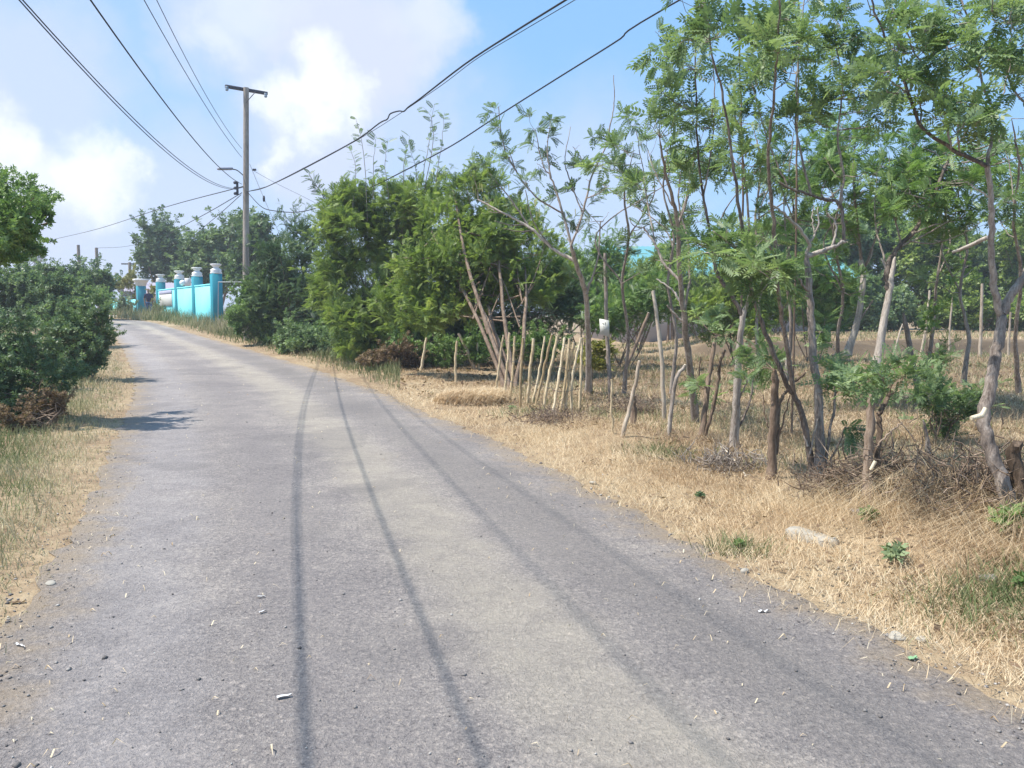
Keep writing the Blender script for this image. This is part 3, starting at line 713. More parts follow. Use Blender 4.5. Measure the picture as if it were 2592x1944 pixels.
px_cable([(610, 493, PD), (560, 538, 38), (511, 579, 46), (490, 600, 50)], .014, 'lower and steeper of two short cables falling to the trees behind the wall', 20)
px_cable([(638, 430, PD), (699, 464, 33), (760, 494, 35), (830, 530, 37)], .006, 'hair thin wire sloping right from the pole bracket towards the green trees', 20)
px_cable([(244, 628, 62), (330, 622, 64), (480, 590, 70)], .012, 'faint far wire above the hedge between the distant posts and the trees', 16)
gw = thing('guy_wire', 'thin steel stay wire with a strain insulator slanting down right of the pole', 'stay wire', at(689, 560, 33.4))
mb = MB(); tube(mb, curve([at(632, 415, PD), at(669, 504, 32.4), at(700, 575, 33.6), at(740, 670, 35)], 14), .008, 5, .5); mb.build('strand', METAL, gw)
mb = MB(); lathe(mb, [(0, -.13), (.04, -.1), (.05, 0), (.04, .1), (0, .13)], 8, .5, lambda v: v + at(668, 503, 32.4)); mb.build('strain_insulator', DARKMET, gw, True)

# distant bare posts and far pole
for (px, y0, y1, D, lab) in [(198, 620, 700, 62, 'dark bare post rising above the hedge, further from the cyan gate'), (244, 627, 700, 62, 'dark bare post rising above the hedge, nearer the cyan gate')]:
    t = at(px, y0, D); b = on(t[0], t[1]); r_ = thing('bare_post', lab, 'post', b, 'bare posts above the far hedge')
    mb = MB(); tube(mb, np.linspace(b - [0, 0, .2], t, 6), [.13, .11], 9, .35); mb.build('shaft', BK_POLE, r_, True)
t = at(328, 664, 74); b = on(t[0], t[1]); r_ = thing('utility_pole', 'small distant utility pole with a crossarm between the hedge and the trees', 'utility pole', b)
mb = MB(); tube(mb, np.linspace(b - [0, 0, .2], t, 6), [.17, .13], 9, .3); mb.build('pole', BK_POLE, r_, True)
mb = MB(); box(mb, t + [-.75, -.06, -.2], t + [.75, .06, -.08], .3); mb.build('crossarm', DARKMET, r_)

# ------------------------------------------------------------------ cyan wall with gate
W0 = np.array([(553 - CX) / F * 38, 38.0, 0.0]); hd = np.array([-.571, .821, 0]); fn_ = np.array([-.821, -.571, 0])
def WL(v): v = np.asarray(v, float); return W0 + v[:, :1] * hd + v[:, 1:2] * fn_ + v[:, 2:3] * np.array([0, 0, 1.])
def wpt(t, f, z): return WL(np.array([[t, f, z]]))[0]
def wall_ground(t, f=0): p = wpt(t, f, 0); return float(H(p[0], p[1]))
wall = thing('boundary_wall', 'bright cyan masonry wall with four urn topped pillars at the bend of the road', 'wall', (W0[0], W0[1], wall_ground(0)))
TP = [0., 3.55, 7.4, 12.2]
URN = [(.0, 0), (.26, 0), (.27, .05), (.23, .12), (.26, .18), (.19, .23), (.12, .28), (.13, .32), (.20, .37), (.25, .41), (.26, .45), (.22, .46), (.19, .43), (0, .41)]
for i_, tp in enumerate(TP):
    mb = MB(); box(mb, (tp - .22, -.22, wall_ground(tp) - .3), (tp + .22, .24, 3.38), .5, WL, .012); pl = mb.build('pillar', TEAL, wall)
    mb = MB(); lathe(mb, URN, 12, .5, lambda v: WL(v + [tp, 0, 3.382]), .26); u_ = mb.build('urn', WHITE, wall); u_.parent = pl; u_.location = (0, 0, 0)
for a_, b_ in zip(TP[:-1], TP[1:]):
    mb = MB(); box(mb, (a_ + .222, .03, wall_ground(a_) - .4), (b_ - .222, .19, 2.86), .5, WL); pn = mb.build('wall_panel', CYAN, wall)
    mb = MB(); box(mb, (a_ + .224, .0, 2.862), (b_ - .224, .215, 2.93), .5, WL, .01); cp_ = mb.build('coping', CYAN, wall); cp_.parent = pn
# white board hung on the last panel
sb = thing('notice_board', 'blank white rectangular board fixed on the cyan wall near the gate', 'board', wpt(9.9, .1, 1.95))
mb = MB(); box(mb, (8.35, .20, 1.95), (11.55, .235, 2.62), .5, WL, .008); mb.build('panel', SIGNW, sb)
mb = MB(); box(mb, (8.35, .20, 2.625), (11.55, .245, 2.83), .5, WL, .008); mb.build('header_strip', plain_mat('lilac_strip', (.45, .45, .58), .1, .6), sb)
# globe lamp standing on the wall
gl = thing('globe_lamp', 'small white globe lamp on the wall coping beside a pillar', 'lamp', wpt(6.7, 0, 2.93))
mb = MB(); lathe(mb, [(0, 0), (.06, 0), (.05, .08), (.0, .09)], 10, .5, lambda v: WL(v + [6.7, 0, 2.932])); mb.build('base', DARKMET, gl)
mb = MB(); lathe(mb, [(.16 * math.sin(a), -.16 * math.cos(a)) for a in np.linspace(.05, math.pi - .02, 10)], 14, .5, lambda v: WL(v + [6.7, 0, 3.17])); mb.build('globe', WHITE, gl, True)
# gate pillar and gate
gz = wall_ground(18.2)
gpil = thing('gate_pillar', 'square teal gate pillar with a broad grey white cap, left of the gateway', 'pillar', wpt(18.2, 0, gz))
mb = MB(); box(mb, (17.93, -.25, gz - .3), (18.47, .27, 3.32), .5, WL, .012); mb.build('shaft', TEAL, gpil)
mb = MB(); lathe(mb, [(0, 0), (.36, 0), (.40, .1), (.46, .25), (.56, .34), (.60, .36), (.60, .46), (0, .48)], 4, .5, lambda v: WL(v + [18.2, 0, 3.322]), math.pi / 4); mb.build('cap', WHITE, gpil)
for (tt0, ang, lab, wdt) in [(12.55, 70, 'dark brown barred gate leaf standing open beside the last urn pillar', 1.9), (19.2, 0, 'dark brown gate leaf left of the square teal pillar', .9)]:
    g0 = wall_ground(tt0); gt = thing('gate_leaf', lab, 'gate', wpt(tt0, 0, g0), 'leaves of the brown gate'); ca, sa = math.cos(math.radians(ang)), math.sin(math.radians(ang))
    GM = lambda v, tt0=tt0, ca=ca, sa=sa: WL(np.stack([tt0 + v[:, 0] * ca, -v[:, 0] * sa + v[:, 1], v[:, 2]], -1))
    mb = MB(); box(mb, (0, -.03, g0 + .08), (.07, .03, 3.0), .5, GM); box(mb, (wdt - .07, -.03, g0 + .08), (wdt, .03, 3.0), .5, GM)
    for z_ in (g0 + .1, g0 + .95, 2.85): box(mb, (.07, -.025, z_), (wdt - .07, .025, z_ + .08), .5, GM)
    mb.build('gate_frame', MAROON, gt)
    mb = MB(); box(mb, (.072, -.012, g0 + .18), (wdt - .072, .012, g0 + .94), .5, GM); mb.build('infill_panel', MAROON, gt)
    for k_ in range(int(wdt / .16)):
        mb = MB(); box(mb, (.14 + k_ * .16, -.012, g0 + 1.032), (.165 + k_ * .16, .012, 2.848), .5, GM); mb.build('bar', MAROON, gt)
gl2 = thing('lantern_post', 'white box lantern on a dark post just inside the gateway', 'lantern', wpt(15.2, -2.2, wall_ground(15.2, -2.2)))
lp = wpt(15.2, -2.2, 0); lg = wall_ground(15.2, -2.2)
mb = MB(); tube(mb, [lp + [0, 0, lg], lp + [0, 0, 3.25]], .05, 7, .4); mb.build('post', DARKMET, gl2)
mb = MB(); box(mb, lp + [-.17, -.17, 3.252], lp + [.17, .17, 3.78], .5, None, .03); mb.build('lantern_box', WHITE, gl2)
# lower wall continuing left of the gate
w2 = thing('low_wall', 'lower pale turquoise wall half hidden by plants left of the gate', 'wall', wpt(24, 0, wall_ground(24)))
mb = MB(); box(mb, (20.4, -.1, .9), (34, .06, 2.5), .5, WL); mb.build('wall_panel', CYAN, w2)
for tp in (24.5, 29.5, 33.8):
    mb = MB(); box(mb, (tp - .2, -.18, .9), (tp + .2, .2, 2.75), .5, WL, .01); mb.build('pillar', TEAL, w2)
# concrete apron
apr = MB(); q = [wpt(12.6, .5, 0), wpt(18.5, .5, 0), wpt(22.5, 1.6, 0), wpt(20.5, 3.4, 0), wpt(14, 3.2, 0)]
q = np.array([[p[0], p[1], float(H(p[0], p[1])) + .06] for p in q]); apr.add(np.vstack([q, q - [0, 0, .3]]), [[0, 1, 2, 4], [5, 6, 1, 0], [6, 7, 2, 1], [7, 8, 3, 2], [8, 9, 4, 3], [9, 5, 0, 4]]); apr.add(q[[2, 3, 4]], [[0, 1, 2]])
tag(apr.build('driveway_apron', CONC), kind='structure')
# pipe frame at the near end of the wall
pf = thing('pipe_frame', 'thin grey pipe frame against the near end of the cyan wall', 'frame', on(*at(557, 800, 37)[:2]))
mb = MB(); a_, b_, c_ = at(552, 830, 37), at(553, 714, 37), at(612, 714, 36.4); tube(mb, np.linspace(a_, b_, 5), .022, 6); tube(mb, np.linspace(b_, c_, 5), .022, 6); tube(mb, np.linspace(c_, at(611, 830, 36.4), 5), .022, 6); mb.build('pipe', METAL, pf)
# house beyond the wall (grey lilac gable) 
def house(name, lab, c, w_, d_, z0, ze, zr, rot, roofm, wallm):
    h_ = thing(name, lab, 'house', c); ca, sa = math.cos(rot), math.sin(rot)
    M = lambda v: np.stack([c[0] + v[:, 0] * ca - v[:, 1] * sa, c[1] + v[:, 0] * sa + v[:, 1] * ca, v[:, 2]], -1)
    mb = MB(); box(mb, (-w_ / 2, -d_ / 2, z0), (w_ / 2, d_ / 2, ze), .5, M); mb.build('wall', wallm, h_)
    ov = .5; nseg = 44; mb = MB()
    xs = np.linspace(-w_ / 2 - ov, w_ / 2 + ov, nseg * 2 + 1); zz = .03 * (np.arange(nseg * 2 + 1) % 2)
    for s in (-1, 1):
        e = np.stack([xs, np.full_like(xs, s * (d_ / 2 + ov)), ze - .1 + zz], -1); r2 = np.stack([xs, np.zeros_like(xs), zr + zz], -1)
        v = M(np.vstack([e, r2])); kk = len(xs); mb.add(v, [[a, a + 1, kk + a + 1, kk + a] for a in range(kk - 1)])
        v2 = v - [0, 0, .06]; mb.add(v2, [[kk + a, kk + a + 1, a + 1, a] for a in range(kk - 1)])
    rf = mb.build('roof', roofm, h_)
    for s in (-1, 1): 
        mb = MB(); v = M(np.array([[s * w_ / 2, -d_ / 2, ze + .001], [s * w_ / 2, d_ / 2, ze + .001], [s * w_ / 2, 0, zr - .08]])); mb.add(v, [[0, 1, 2]])
        mb.build('gable', wallm, h_)
    for xx in (-w_ * .28, w_ * .22):
        mb = MB(); box(mb, (xx - .6, -d_ / 2 - .05, ze - 1.7), (xx + .6, -d_ / 2 - .003, ze - .6), .5, M, .01); wf = mb.build('window', WHITE, h_)
        mb = MB(); box(mb, (xx - .5, -d_ / 2 - .06, ze - 1.6), (xx + .5, -d_ / 2 - .052, ze - .7), .5, M); pn = mb.build('pane', plain_mat('dark_glass', (.03, .04, .05), .1, .1), h_); pn.parent = wf
    return h_
c = at(425, 780, 60); house('house', 'grey lilac house glimpsed between the urn pillars', (c[0], c[1], 1.2), 5, 5, 1.0, 3.0, 3.8, .5, plain_mat('lilac_roof', (.36, .33, .40), .1, .7), HWALL)
c = at(1800, 800, 47); house('house', 'house with a teal sheet roof behind the trees across the field', (c[0], c[1], 0), 12.5, 8, -.2, 3.5, 5.35, .12, ROOF, HWALL)

# ================================================================== vegetation

# ---- tall dense shrubs along the right of the road (middle of the picture)
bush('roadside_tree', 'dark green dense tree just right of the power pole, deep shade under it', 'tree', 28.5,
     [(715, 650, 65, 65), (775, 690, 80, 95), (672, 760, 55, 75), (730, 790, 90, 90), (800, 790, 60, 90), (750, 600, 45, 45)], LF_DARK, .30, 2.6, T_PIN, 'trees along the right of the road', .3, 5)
bush('roadside_tree', 'large rounded yellow green tree behind the kinked cable, tallest of the dense ones', 'tree', 22.5,
     [(900, 600, 105, 110), (965, 510, 100, 80), (865, 720, 90, 110), (1000, 640, 95, 110), (1060, 500, 70, 60), (940, 790, 110, 90), (850, 540, 60, 60), (840, 650, 60, 90), (930, 860, 80, 45, -.8), (1010, 830, 70, 50, -.8), (1010, 730, 70, 70, -.6), (1060, 590, 60, 60)], LF_YEL, .25, 2.8, T_FEA, 'trees along the right of the road', .32, 7)
bush('roadside_tree', 'bright green tree with reddish dead vines on its stems behind the leaning stakes', 'tree', 19,
     [(1120, 560, 85, 80), (1200, 650, 95, 90), (1110, 700, 100, 90), (1260, 590, 70, 60), (1330, 660, 65, 50), (1175, 480, 65, 55), (1020, 760, 70, 70), (1230, 470, 45, 45), (1370, 600, 60, 40), (1180, 580, 90, 80), (1250, 700, 70, 70), (1080, 800, 60, 50), (1300, 540, 60, 50), (1400, 700, 55, 60), (1060, 800, 70, 45, -.9), (1120, 770, 70, 60, -.9), (1190, 780, 60, 50, -.9), (1260, 740, 70, 60, -.8), (1340, 740, 60, 55, -.6), (1160, 660, 80, 70, -.9), (1250, 630, 60, 60, -.8), (1050, 690, 60, 70, -.6)],
     LF_YEL, .21, 2.8, T_PIN, 'trees along the right of the road', .42, 6, base=gp(1290, 985), stem_r=.05, twigs=8)
bush('understorey_shrub', 'shaded bushes closing the gap between the dark tree and the rounded yellow green tree', 'shrub', 33, [(690, 770, 80, 70), (770, 800, 80, 65), (740, 720, 70, 60), (830, 810, 60, 60)], LF_MID, .3, 2.4, T_PIN, None, .3, 4)
bush('understorey_shrub', 'low shaded bushes on the ground right behind the leaning stakes', 'shrub', 21.3, [(1080, 890, 60, 36), (1170, 890, 65, 38), (1270, 885, 70, 42), (1370, 880, 65, 42), (1010, 880, 50, 34)], LF_MID, .2, 2.2, T_WH, None, .35, 5, stem_r=.012)
# sparse sprigs rising over the dense trees
def shoots(mbl, mbw, pts, D, L, n, r=.012, spread=.9, tm=T_PIN, droop=0.3, start=.25):
    P = curve([at(x_, y_, D) for x_, y_ in pts], 12, .01)
    tube(mbw, P, [r, r * .3], 5, .5, False)
    t = start + (1 - start) * rng.random(n) ** .9; idx = t * 11; i0 = np.minimum(idx.astype(int), 10); f_ = (idx - i0)[:, None]
    q = P[i0] * (1 - f_) + P[i0 + 1] * f_; ax_ = P[np.minimum(i0 + 1, 11)] - P[i0]; ax_ /= np.linalg.norm(ax_, axis=1)[:, None] + 1e-9
    d = unit(n); d -= ax_ * (d * ax_).sum(1)[:, None]; d /= np.linalg.norm(d, axis=1)[:, None]
    dd = d * spread + ax_ * .6 + np.array([0, 0, .15 - droop * rng.random()])
    sprays(mbl, tm, q, dd, L * pick(n, .65, 1.25), np.clip(.5 + rng.normal(0, .16, n), 0, 1))
def sprigs(name, label, D, lines, L, n, leaf, base, group=None, r=.012, cat='shrub'):
    root = thing(name, label, cat, base, group); a, b = MB(), MB()
    for pts in lines: shoots(a, b, pts, D, L, n, r)
    a.build('leaves', leaf, root); b.build('stems', BK_GREY, root); return root
sprigs('tall_sprigs', 'thin leafy shoots sticking up against the sky above the rounded yellow green tree', 22,
       [[(930, 560), (925, 430), (912, 340), (900, 300)], [(945, 540), (945, 420), (952, 345)], [(985, 520), (975, 420), (982, 350)], [(1020, 500), (1025, 400), (1040, 345)], [(1065, 480), (1085, 360), (1100, 262)],
        [(1075, 480), (1095, 370), (1092, 300), (1072, 272)], [(1100, 480), (1118, 360), (1125, 285)], [(1060, 500), (1050, 420), (1035, 365)], [(890, 560), (900, 430), (885, 370)]], .20, 16, LF_BLUE, on(*at(960, 900, 22)[:2]))
def frond(root_name, label, pts, D, L, n, leaf, base):
    root = thing(root_name, label, 'shrub', base); a, b = MB(), MB(); shoots(a, b, pts, D, L, n, .03, .8, T_FEA, .2, .35); a.build('leaves', leaf, root); b.build('stem', BK_BROWN, root)
frond('leaning_shoot', 'dark feathery shoot leaning left from the tree against the clouds', [(870, 760), (858, 600), (830, 520), (783, 440)], 24.5, .26, 60, LF_DARK, on(*at(870, 900, 24.5)[:2]))

# lower weeds at the foot of the trees
for args in [
  ('roadside_shrub', 'leafy green shrub beside the near end of the cyan wall', 29, [(618, 770, 38, 50), (630, 830, 40, 36), (665, 800, 60, 55), (600, 815, 26, 34), (655, 735, 38, 36), (700, 840, 50, 40)], LF_MID, .22, 2.5),
  ('roadside_shrub', 'bright low weeds spilling onto the straw below the dark tree', 25, [(780, 860, 65, 45), (840, 880, 70, 40), (740, 855, 45, 35), (880, 900, 45, 28)], LF_FRESH, .2, 2.6),
  ('roadside_shrub', 'mid green creeping weeds under the rounded yellow green tree', 22.5, [(930, 850, 55, 45), (880, 830, 55, 45), (985, 860, 50, 35)], LF_MID, .2, 2.3),
  ('dry_shrub', 'brown withered shrub at the road edge between the weeds and the first stake', 20.5, [(1000, 905, 48, 38), (955, 915, 45, 26), (1045, 915, 30, 24)], LF_DRY, .15, 1.7),
]:
    bush(args[0], args[1], 'shrub', args[2], args[3], args[4], args[5], args[6], T_WH, 'low shrubs on the right verge', .35, 5, stem_r=.012, shell=.4)
# dark understorey behind the stakes
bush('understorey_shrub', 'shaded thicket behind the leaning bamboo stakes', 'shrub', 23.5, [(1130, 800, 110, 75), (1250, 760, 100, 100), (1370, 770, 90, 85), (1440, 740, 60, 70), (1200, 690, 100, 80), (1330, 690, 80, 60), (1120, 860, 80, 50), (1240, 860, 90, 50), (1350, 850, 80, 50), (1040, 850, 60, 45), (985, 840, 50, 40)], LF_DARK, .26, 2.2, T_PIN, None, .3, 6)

# ---- shrubs at the near end of the field, behind the thin trees
for i_, (lab, D, lb, lf) in enumerate([
  ('broad olive shrub behind the tall dead stake', 22, [(1600, 800, 90, 75), (1660, 760, 60, 60), (1540, 790, 60, 60)], LF_MID),
  ('broad mid green shrub behind the crossed thin stems', 23, [(1850, 790, 100, 75), (1780, 770, 70, 60), (1930, 790, 80, 70), (1880, 720, 60, 60)], LF_YEL),
  ('loose shrub behind the forked candelabra tree', 25, [(2060, 770, 90, 80), (2000, 730, 60, 60), (2120, 740, 60, 70), (2050, 680, 60, 60)], LF_MID),
  ('green shrub between the white board and the teal roofed house', 26, [(1480, 770, 75, 70), (1420, 720, 60, 60), (1520, 710, 60, 60), (1490, 660, 45, 45), (1540, 650, 45, 45), (1430, 660, 40, 40)], LF_MID),
  ('olive shrub directly below the left end of the teal roof', 31, [(1610, 765, 85, 75), (1560, 720, 55, 60), (1670, 760, 65, 70), (1620, 715, 60, 45), (1690, 700, 50, 50), (1560, 680, 35, 40)], LF_YEL),
  ('fresh green shrub below the middle of the teal roof', 34, [(1760, 765, 85, 75), (1840, 770, 75, 70), (1700, 740, 55, 60), (1780, 720, 60, 45), (1720, 680, 45, 50), (1850, 715, 45, 50)], LF_FRESH),
  ('dense green shrub below the right end of the teal roof', 36, [(1930, 750, 90, 85), (2010, 760, 75, 85), (1880, 730, 60, 65), (1960, 690, 50, 50), (2050, 700, 60, 80)], LF_MID)]):
    bush('field_shrub', lab, 'shrub', D, lb, lf, .26, 2.3, T_PIN, 'shrubs across the field', .4, 5, stem_r=.02)
for lab, D, lb, lf in [('pale far tree behind the field seen through the gap beside the white board', 62, [(1440, 735, 60, 55), (1520, 745, 60, 45), (1390, 745, 50, 50)], LF_BLUE),
  ('bluish far tree showing above the shrubs left of the teal roof', 58, [(1560, 700, 50, 60), (1500, 690, 45, 55), (1470, 740, 50, 50)], LF_DARK),
  ('tall loose tree overhanging the middle of the teal roof', 40, [(1700, 640, 40, 40), (1690, 700, 50, 60), (1720, 590, 30, 35)], LF_MID),
  ('tall bushy tree overhanging the right end of the teal roof', 40, [(1900, 640, 50, 60), (1950, 600, 45, 50), (2010, 640, 50, 70), (1890, 710, 60, 60), (1990, 720, 60, 60)], LF_FRESH)]:
    bush('field_tree', lab, 'tree', D, lb, lf, .36, 2.3, T_CO, 'trees at the back of the field', .35, 4, stem_r=.06)
# ---- the green wall of trees at the back of the field
for i_, (lab, D, lb, lf) in enumerate([
  ('dense tree at the back of the field right of the teal roof', 48, [(2080, 690, 90, 110), (2030, 610, 70, 70), (2120, 600, 70, 70), (2080, 780, 80, 60)], LF_FRESH),
  ('bluish green tree at the back of the field behind the two pale leaning trunks', 50, [(2220, 690, 90, 110), (2190, 590, 80, 70), (2270, 620, 70, 70), (2230, 780, 90, 60)], LF_MID),
  ('bright mid green tree at the back of the field behind the stub trunk', 47, [(2350, 700, 85, 90), (2330, 610, 70, 60), (2400, 640, 60, 60), (2360, 790, 80, 50)], LF_YEL),
  ('dark green tree at the back of the field left of the big forked trunk', 48, [(2460, 720, 75, 90), (2440, 630, 60, 60), (2500, 660, 60, 60), (2470, 795, 80, 45)], LF_FRESH),
  ('brown tinged tree at the back of the field right of the big forked trunk', 46, [(2570, 710, 85, 100), (2600, 600, 80, 70), (2550, 800, 70, 45), (2660, 700, 80, 100)], LF_YEL)]):
    bush('field_tree', lab, 'tree', D, lb, lf, .42, 2.5, T_CO, 'trees at the back of the field', .3, 4, stem_r=.07)

for lab, lb, lf in [('bright bushes along the top of the field bank behind the leaning trunks', [(2130, 790, 60, 50), (2200, 800, 60, 42), (2270, 790, 60, 50), (2170, 740, 60, 50)], LF_FRESH),
  ('bright bushes along the top of the field bank behind the white stake', [(2380, 795, 65, 48), (2450, 790, 60, 50), (2530, 795, 65, 48), (2420, 735, 60, 50), (2600, 790, 60, 60)], LF_YEL)]:
    bush('field_shrub', lab, 'shrub', 43, lb, lf, .36, 2.4, T_CO, 'shrubs across the field', .3, 5, stem_r=.03)
# ---- far trees behind the cyan wall
for lab, D, lb, lf, L in [
  ('spreading far tree above the gate with three tufts at its top', 66, [(400, 640, 60, 50), (460, 650, 60, 60), (372, 655, 24, 28), (420, 605, 30, 28), (385, 690, 35, 35), (386, 590, 13, 12), (412, 582, 12, 15), (430, 586, 10, 12)], LF_DARK, .55),
  ('rounded far tree left of the power pole behind the pillars', 58, [(520, 640, 50, 60), (560, 610, 50, 50), (600, 590, 45, 50), (560, 680, 60, 60), (500, 690, 50, 50), (480, 640, 30, 40)], LF_BLUE, .5),
  ('far tree right behind the power pole', 50, [(640, 600, 50, 50), (680, 640, 60, 60), (620, 680, 50, 60)], LF_DARK, .42),
  ('pale far trees just above the low turquoise wall', 72, [(340, 722, 20, 14), (303, 722, 18, 14)], LF_SAGE, .4)]:
    bush('far_tree', lab, 'tree', D, lb, lf, L, 2.4, T_CO, 'far trees behind the cyan wall', .35, 3, stem_r=.1)

# ---- plants by the gate
bush('gate_shrub', 'tan dried columnar shrub beside the open gate leaf', 'shrub', 49, [(388, 742, 6, 18), (388, 765, 7, 14)], LF_GOLD, .18, 2.4, T_WH, None, .2, 2, stem_r=.02)
bush('gate_shrub', 'yellowish potted shrub at the foot of the last urn pillar', 'shrub', 46.5, [(400, 782, 9, 13), (405, 788, 7, 10)], LF_SAGE, .16, 2.4, T_WH, None, .2, 2, stem_r=.02)
bush('gate_shrub', 'pale cream flowering creeper over the low turquoise wall', 'shrub', 56, [(305, 722, 20, 12), (325, 716, 14, 14), (335, 700, 10, 16), (345, 745, 12, 25)], LF_GOLD, .22, 2.2, T_WH, None, .3, 3, stem_r=.02)
bush('gate_shrub', 'grey green agave like plants in front of the low turquoise wall', 'shrub', 52, [(310, 775, 14, 20), (325, 785, 14, 18), (298, 790, 16, 12), (283, 792, 20, 10)], LF_SAGE, .25, 2.2, T_WH, None, .3, 3, stem_r=.02)

# ---- left side: hedge, bushes and the tree hanging into the picture
for lab, D, lb, lf, L, tm in [
  ('dark far hedge tree with a clipped right side before the turquoise wall', 44, [(235, 712, 48, 30), (262, 716, 15, 32), (190, 712, 40, 26), (250, 745, 40, 35), (140, 710, 40, 32), (90, 705, 40, 30), (200, 750, 45, 35)], LF_DARK, .34, T_CO),
  ('round green bush beside the far bend of the road on the left', 40, [(248, 755, 20, 22), (262, 765, 10, 14)], LF_MID, .25, T_WH),
  ('mid green hedge of mixed shrubs across the left behind the shadow', 27, [(30, 745, 70, 65), (110, 750, 60, 60), (185, 755, 50, 50), (-60, 740, 80, 80), (60, 705, 40, 26), (150, 790, 70, 40), (60, 800, 80, 40)], LF_BLUE, .26, T_WH),
  ('sunlit grey green bush leaning over the left road edge', 17.5, [(220, 855, 55, 55), (238, 805, 34, 42), (190, 890, 65, 60), (262, 870, 28, 50), (215, 925, 50, 40), (150, 840, 55, 45), (170, 940, 45, 35)], LF_BLUE, .17, T_WH),
  ('deep green bush half hidden behind the front left bush', 15, [(60, 865, 65, 42), (120, 915, 50, 40), (0, 900, 60, 45), (-70, 880, 80, 60)], LF_DARK, .17, T_WH),
  ('brown withered shrub at the foot of the near left bush', 10.4, [(110, 1055, 38, 18), (150, 1035, 24, 18), (50, 1070, 36, 18)], LF_DRY, .10, T_WH),
  ('near leafy bush at the left edge with dry twigs at its foot', 11, [(60, 970, 65, 60), (120, 1010, 55, 45), (20, 1040, 70, 60), (-60, 990, 90, 100), (150, 970, 40, 38), (80, 1060, 60, 35), (-190, 930, 120, 150, -.5), (-60, 1060, 80, 60, -.4), (30, 1075, 50, 35, -.2)], LF_DARK, .13, T_WH)]:
    bush('left_bush' if 'hedge' not in lab else 'hedge', lab, 'bush' if 'hedge' not in lab else 'hedge', D, lb, lf, L, 2.7 if D > 25 else 1.35, tm, 'bushes on the left of the road', .3 if D > 25 else .5, 5, stem_r=.02, shell=.5 if D > 25 else .3, twigs=6 if D > 25 else 14, sprigs_k=1 if D > 25 else 2.6)
tb = on(*at(-60, 1100, 10.9)[:2])
def lt_extra(root, lobes):
    mb = MB(); b = np.array(root.location)
    tube(mb, curve([b - [0, 0, .1], b + [.1, 0, .9], at(-30, 700, 10.9), at(0, 600, 10.9)], 14, .01), [.07, .05, .03], 8, .4, True, .05)
    for c, r in lobes[::4]: tube(mb, curve([at(-30, 700, 10.9), (at(-20, 620, 10.9) + c) / 2, c + r * .5], 8), [.028, .008], 5, .4, False)
    mb.build('trunk', BK_BROWN, root)
bush('leafy_tree', 'leafy tree whose crown leans in from the left edge over the bushes', 'tree', 10.9, [(30, 560, 70, 75), (-70, 540, 110, 110), (85, 520, 38, 35), (60, 620, 50, 35), (110, 545, 22, 25), (20, 500, 35, 28), (-40, 640, 70, 50), (10, 640, 60, 35, -.5), (60, 560, 50, 50, -.6)],
     LF_MID, .13, 1.7, T_WH, None, .55, 0, base=tb, shell=.25, sprigs_k=1.6, extra=lt_extra)
bush('far_tree', 'tiny distant tree with ragged crown beyond the left hedge', 'tree', 85, [(106, 640, 12, 16), (75, 650, 14, 12), (30, 655, 20, 14)], LF_DARK, .5, 1.5, T_CO, None, .3, 3, stem_r=.08)

